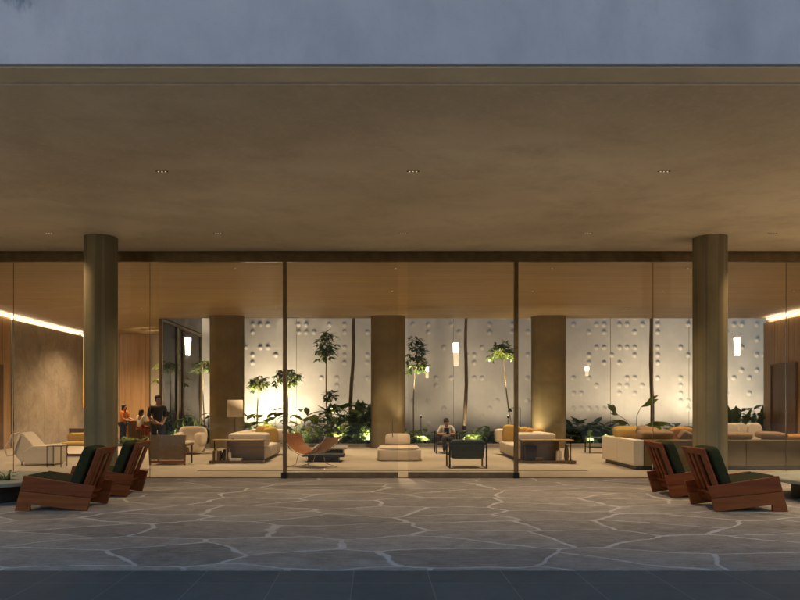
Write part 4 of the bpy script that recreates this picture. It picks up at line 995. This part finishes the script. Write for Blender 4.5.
# ------------------------------------------------------------------ people
def skin(name, verts, edges, mat, parent=None, lv=2, root=0):
    me = bpy.data.meshes.new(name); me.from_pydata([v[0] for v in verts], edges, [])
    o = bpy.data.objects.new(name, me); col.objects.link(o); me.materials.append(mat)
    md = o.modifiers.new('skin','SKIN')
    for i, v in enumerate(verts):
        sv = me.skin_vertices[0].data[i]; r = v[1]; sv.radius = r if isinstance(r, tuple) else (r, r); sv.use_root = (i == root)
    md.use_smooth_shade = True
    sb = o.modifiers.new('sub','SUBSURF'); sb.levels = sb.render_levels = lv
    if parent is not None: o.parent = parent
    return o
def person(label, loc, rz, J, shirt, trousers, hair_len=0, scale=1, extra=None, shoes='black', skirt=False):
    """J: joint positions in metres (facing -y), symmetric names with l/r suffix"""
    o0 = None
    V, E, idx = [], [], {}
    def v(n, p, r): idx[n] = len(V); V.append((Vector(p), r)); return idx[n]
    def e(a, b): E.append((idx[a], idx[b]))
    h = Vector(J['hip']); ch = Vector(J['chest']); nk = Vector(J['neck']); hd = Vector(J['head'])
    v('hip', h, (.13,.10)); v('waist', h.lerp(ch,.45), (.115,.09)); v('chest', ch, (.135,.10)); v('neck', nk, .052); v('jaw', hd+Vector((0,-.015,-.06)), .066); v('head', hd+Vector((0,0,.02)), .088); v('crown', hd+Vector((0,.01,.075)), .06)
    v('nose', hd+Vector((0,-.105,-.01)), .014)
    for a,b in (('hip','waist'),('waist','chest'),('chest','neck'),('neck','jaw'),('jaw','head'),('head','crown'),('head','nose')): e(a,b)
    for s, sg in (('l',-1),('r',1)):
        sh, el, wr = (Vector(J[k+s]) for k in ('sh','el','wr'))
        v('sh'+s, sh, .055); v('el'+s, el, .040); v('wr'+s, wr, .027)
        e('chest','sh'+s); e('sh'+s,'el'+s); e('el'+s,'wr'+s)
        d = (wr-el).normalized(); side = Vector((1,0,0)) if abs(d.x) < .8 else Vector((0,1,0)); side = (side - d*side.dot(d)).normalized(); dn = d.cross(side)
        v('palm'+s, wr+d*.06, (.034,.022)); e('wr'+s,'palm'+s)
        for k,(off,ln) in enumerate(((-.027,.062),(-.009,.072),(.009,.068),(.026,.052))):
            b_ = wr+d*.095+side*off; v(f'f{k}{s}', b_, .010); v(f'g{k}{s}', b_+d*ln*.6+dn*.012, .009); v(f'h{k}{s}', b_+d*ln*.8+dn*.035, .007)
            e('palm'+s,f'f{k}{s}'); e(f'f{k}{s}',f'g{k}{s}'); e(f'g{k}{s}',f'h{k}{s}')
        v('t'+s, wr+d*.05+side*(-.04)*sg, .011); v('u'+s, wr+d*.085+side*(-.058)*sg+dn*.01, .009); e('palm'+s,'t'+s); e('t'+s,'u'+s)
        hp, kn, an = (Vector(J[k+s]) for k in ('hp','kn','an')); fd = Vector(J.get('foot'+s, (0,-1,0)))
        v('hp'+s, hp, .085); v('kn'+s, kn, .055); v('an'+s, an, .038); v('toe'+s, an+fd*.15+Vector((0,0,-.045)), .034)
        e('hip','hp'+s); e('hp'+s,'kn'+s); e('kn'+s,'an'+s); e('an'+s,'toe'+s)
    body = skin('person', V, E, M['skin'], lv=2); body.location = loc; body.rotation_euler = (0,0,rz); body.scale = (scale,)*3
    tag(body, label, 'person')
    # shirt
    def sub(names, edges, grow, nm, mat):
        ii = {n:k for k,n in enumerate(names)}
        vv = [(V[idx[n]][0], tuple(x+grow for x in (V[idx[n]][1] if isinstance(V[idx[n]][1], tuple) else (V[idx[n]][1],)*2))) for n in names]
        return skin(nm, vv, [(ii[a],ii[b]) for a,b in edges], mat, body)
    sub(['chest','waist','hip','shl','ell','shr','elr'], [('hip','waist'),('waist','chest'),('chest','shl'),('shl','ell'),('chest','shr'),('shr','elr')], .022, 'shirt', shirt)
    sub(['hip','hpl','knl','anl','hpr','knr','anr'], [('hip','hpl'),('hpl','knl'),('knl','anl'),('hip','hpr'),('hpr','knr'),('knr','anr')], .018, 'trousers', trousers)
    for s in 'lr':
        sub(['an'+s,'toe'+s], [('an'+s,'toe'+s)], .012, 'shoe', M['black'])
    hv = [(hd+Vector((0,.032,.055)), .086), (hd+Vector((0,.035,.09)), .07), (hd+Vector((0,.07,.0)), .062)]
    he = [(0,1),(0,2)]
    if hair_len: hv.append((hd+Vector((0,.09,-hair_len)), .05)); he.append((2,3))
    m_=MB(); m_.pill((hd.x, hd.y+.022, hd.z+.05), (.185,.20,.165), (1,1), None, .10, 20)
    m_.pill((hd.x, hd.y+.05, hd.z-.0), (.17,.14,.18), (1,1), None, .10, 16)
    if hair_len: m_.pill((hd.x, hd.y+.075, hd.z-hair_len*.6), (.15,.09,.24), (.9,.9), None, .10, 16)
    m_.build('hair', M['hair'], body, True)
    for s in (-1,1):
        m_=MB(); m_.pill((hd.x+s*.033, hd.y-.092, hd.z+.012), (.022,.012,.012), (1,1), None, 0, 10); m_.build('eye', M['black'], body, True)
    m_=MB(); m_.pill((hd.x, hd.y-.085, hd.z-.055), (.045,.012,.012), (1,1), None, 0, 10); m_.build('mouth', M['flower'], body, True)
    return body
def standing(h=1.75, lean=0, arms=None):
    k = h/1.75
    J = dict(hip=(0,0,.96), chest=(0,-lean*.6,1.32), neck=(0,-lean,1.50), head=(0,-lean-.02,1.63), shl=(-.19,-lean*.9,1.42), shr=(.19,-lean*.9,1.42),
             ell=(-.25,-lean*.5,1.14), elr=(.25,-lean*.5,1.14), wrl=(-.24,-.10-lean,.92), wrr=(.24,-.10-lean,.92),
             hpl=(-.09,0,.90), hpr=(.09,0,.90), knl=(-.10,-.02,.49), knr=(.10,-.02,.49), anl=(-.11,.02,.085), anr=(.11,.0,.085))
    if arms: J.update(arms)
    return {a: tuple(q*k for q in b) for a, b in J.items()}
shO = simple('orange_shirt', (.75,.22,.03), .85); shW = simple('white_shirt', (.66,.62,.56), .85); shD = simple('dark_jacket', (.022,.024,.026), .8); trD = simple('dark_trousers', (.02,.02,.024), .85)
person('woman in orange blouse standing at the lobby counter', (PX(123,28.2),28.2,0), R(75), standing(1.62, .06, dict(ell=(-.24,-.12,1.16), wrl=(-.16,-.36,1.08), elr=(.24,-.12,1.16), wrr=(.16,-.36,1.10))), shO, trD, .12)
seated = dict(hip=(0,0,.72), chest=(0,-.04,1.06), neck=(0,-.06,1.22), head=(0,-.09,1.34), shl=(-.16,-.05,1.15), shr=(.16,-.05,1.15), ell=(-.21,-.16,.94), elr=(.21,-.16,.94), wrl=(-.12,-.36,.98), wrr=(.12,-.36,.98),
     hpl=(-.08,-.04,.72), hpr=(.08,-.04,.72), knl=(-.10,-.40,.70), knr=(.10,-.40,.70), anl=(-.10,-.38,.30), anr=(.10,-.38,.30))
person('child in white top sitting on a stool by the lobby counter', (PX(139.5,27.8),27.85,0), R(150), seated, shW, simple('red_skirt', (.30,.05,.04), .8), .10, .98)
person('tall man in dark jacket standing behind the brown leather armchair', (PX(157.5,20.2),20.2,0), R(35), standing(1.90, .03, dict(ell=(-.22,.03,1.15), wrl=(-.08,-.22,1.02), elr=(.22,.03,1.14), wrr=(.08,-.20,1.0))), shD, trD)
lounge = dict(hip=(0,.06,.46), chest=(0,.16,.78), neck=(0,.15,.93), head=(0,.10,1.04), shl=(-.18,.16,.86), shr=(.18,.16,.86), ell=(-.27,.02,.64), elr=(.27,.02,.64), wrl=(-.12,-.20,.66), wrr=(.12,-.20,.66),
     hpl=(-.09,.0,.45), hpr=(.09,.0,.45), knl=(-.13,-.40,.52), knr=(.13,-.40,.52), anl=(-.12,-.46,.10), anr=(.12,-.44,.10))
pm = person('man in white jacket and dark glasses seated facing the terrace', (PX(446.5,23.2),23.15,0), 0, lounge, shW, trD)
MB().box(-.07,.07,-.005,.005,1.035,1.07,.003).build('glasses', M['black'], pm).location = (0,0,0)
pm.children[-1].location = (0,.0,.0)
for ch in pm.children:
    if ch.name.startswith('glasses'): ch.location = (0,-.005,.0)
MB().box(-.085,.085,.02,.05,.50,.84,.01).build('dark_shirt_front', shD, pm)
t = tag(MB().box(-.04,.04,-.006,.006,-.07,.07,.003).build('mobile_phone', M['black'], loc=(PX(446.5,23.2),22.80,.72)), 'black phone held by the seated man', 'phone')

# ------------------------------------------------------------------ interior lighting: recessed ceiling downlights
cf = None
rows = [(17.0,[-10.5,-6.5,-3.4,.5,4.3,7.6,11.2],112),(20.4,[-11,-7.5,-3.6,.5,4.6,8.4,12.2],128),(24.0,[-11,-8,-3.4,.5,4.4,8.6,12.4],185)]
ZI = ZC-.03
for y, xs, e in rows:
    for x in xs:
        where = {17.0:'near row beside the glass front',20.4:'middle row of the lounge ceiling',24.0:'far row toward the garden'}[y]
        side = {0:'outermost left',1:'second from the left wall',2:'above the left sofa line',3:'on the centre line',4:'above the right sofa line',5:'second from the right wall',6:'outermost right'}[xs.index(x)]
        if cf is None:
            cf = thing('ceiling_downlight', '', 'downlight', (x,y,ZI), 0, 'recessed downlights in the lounge ceiling')
            m_=MB(); m_.lathe([(.055,-.004),(.055,-.001)], seg=18); m_.build('trim_ring', M['black'], cf)
            m_=MB(); m_.lathe([(.030,-.006),(.030,-.0045)], seg=14); m_.build('lens', dk, cf)
            o = cf
        else: o = copy_tree(cf, loc=(x,y,ZI))
        o['label'] = f'ceiling downlight {side}, {where}'
        lamp('ceiling_beam', 'SPOT', (x,y,ZI-.02), e*(.8 if x < -6 else 1.0), (1,.72,.43), .05, spot=86, blend=.9)
for x,y in ((-9.6,28.4),(-11.2,29.6)): lamp('lobby_beam', 'SPOT', (x,y,ZI-.05), 150, (1,.66,.36), .05, spot=140, blend=.9)

# ------------------------------------------------------------------ sky, sun, camera
w = bpy.data.worlds.new('World'); scene.world = w; w.use_nodes = True; nt = w.node_tree
bg = nt.nodes['Background']; sk = nt.nodes.new('ShaderNodeTexSky'); sk.sky_type = 'NISHITA'; sk.sun_disc = False
sk.sun_elevation = R(1.55); sk.sun_rotation = R(0); sk.altitude = 0; sk.air_density = 1; sk.dust_density = .6; sk.ozone_density = 2.1
nt.links.new(sk.outputs[0], bg.inputs['Color']); bg.inputs['Strength'].default_value = .15
sl = bpy.data.lights.new('sun', 'SUN'); sl.energy = .02; sl.angle = R(12); sl.color = (1,.85,.75)
so = bpy.data.objects.new('sun', sl); col.objects.link(so); so.rotation_euler = (R(88),0,R(180)); so.location=(0,0,30)

cam = bpy.data.cameras.new('camera'); co = bpy.data.objects.new('camera', cam); col.objects.link(co)
co.location = (0,0,H); co.rotation_euler = (R(90),0,0); cam.sensor_width = 36; cam.lens = 36*F/800
cam.shift_x = (400-VX)/800; cam.shift_y = (VY-300)/800; cam.clip_end = 1000; cam.clip_start = .05
scene.camera = co
vs = scene.view_settings; vs.view_transform = 'Standard'; vs.look = 'None'; vs.gamma = 1; vs.use_curve_mapping = False; vs.exposure = 2.75
c = scene.cycles; c.use_denoising = True
try: c.denoiser = 'OPENIMAGEDENOISE'; c.denoising_input_passes = 'RGB_ALBEDO_NORMAL'
except Exception: pass
c.max_bounces = 8; c.diffuse_bounces = 5; c.glossy_bounces = 3; c.transparent_max_bounces = 16; c.transmission_bounces = 4
c.sample_clamp_indirect = 4; c.caustics_reflective = False; c.caustics_refractive = False
c.use_adaptive_sampling = True; c.adaptive_threshold = .015; c.use_light_tree = True
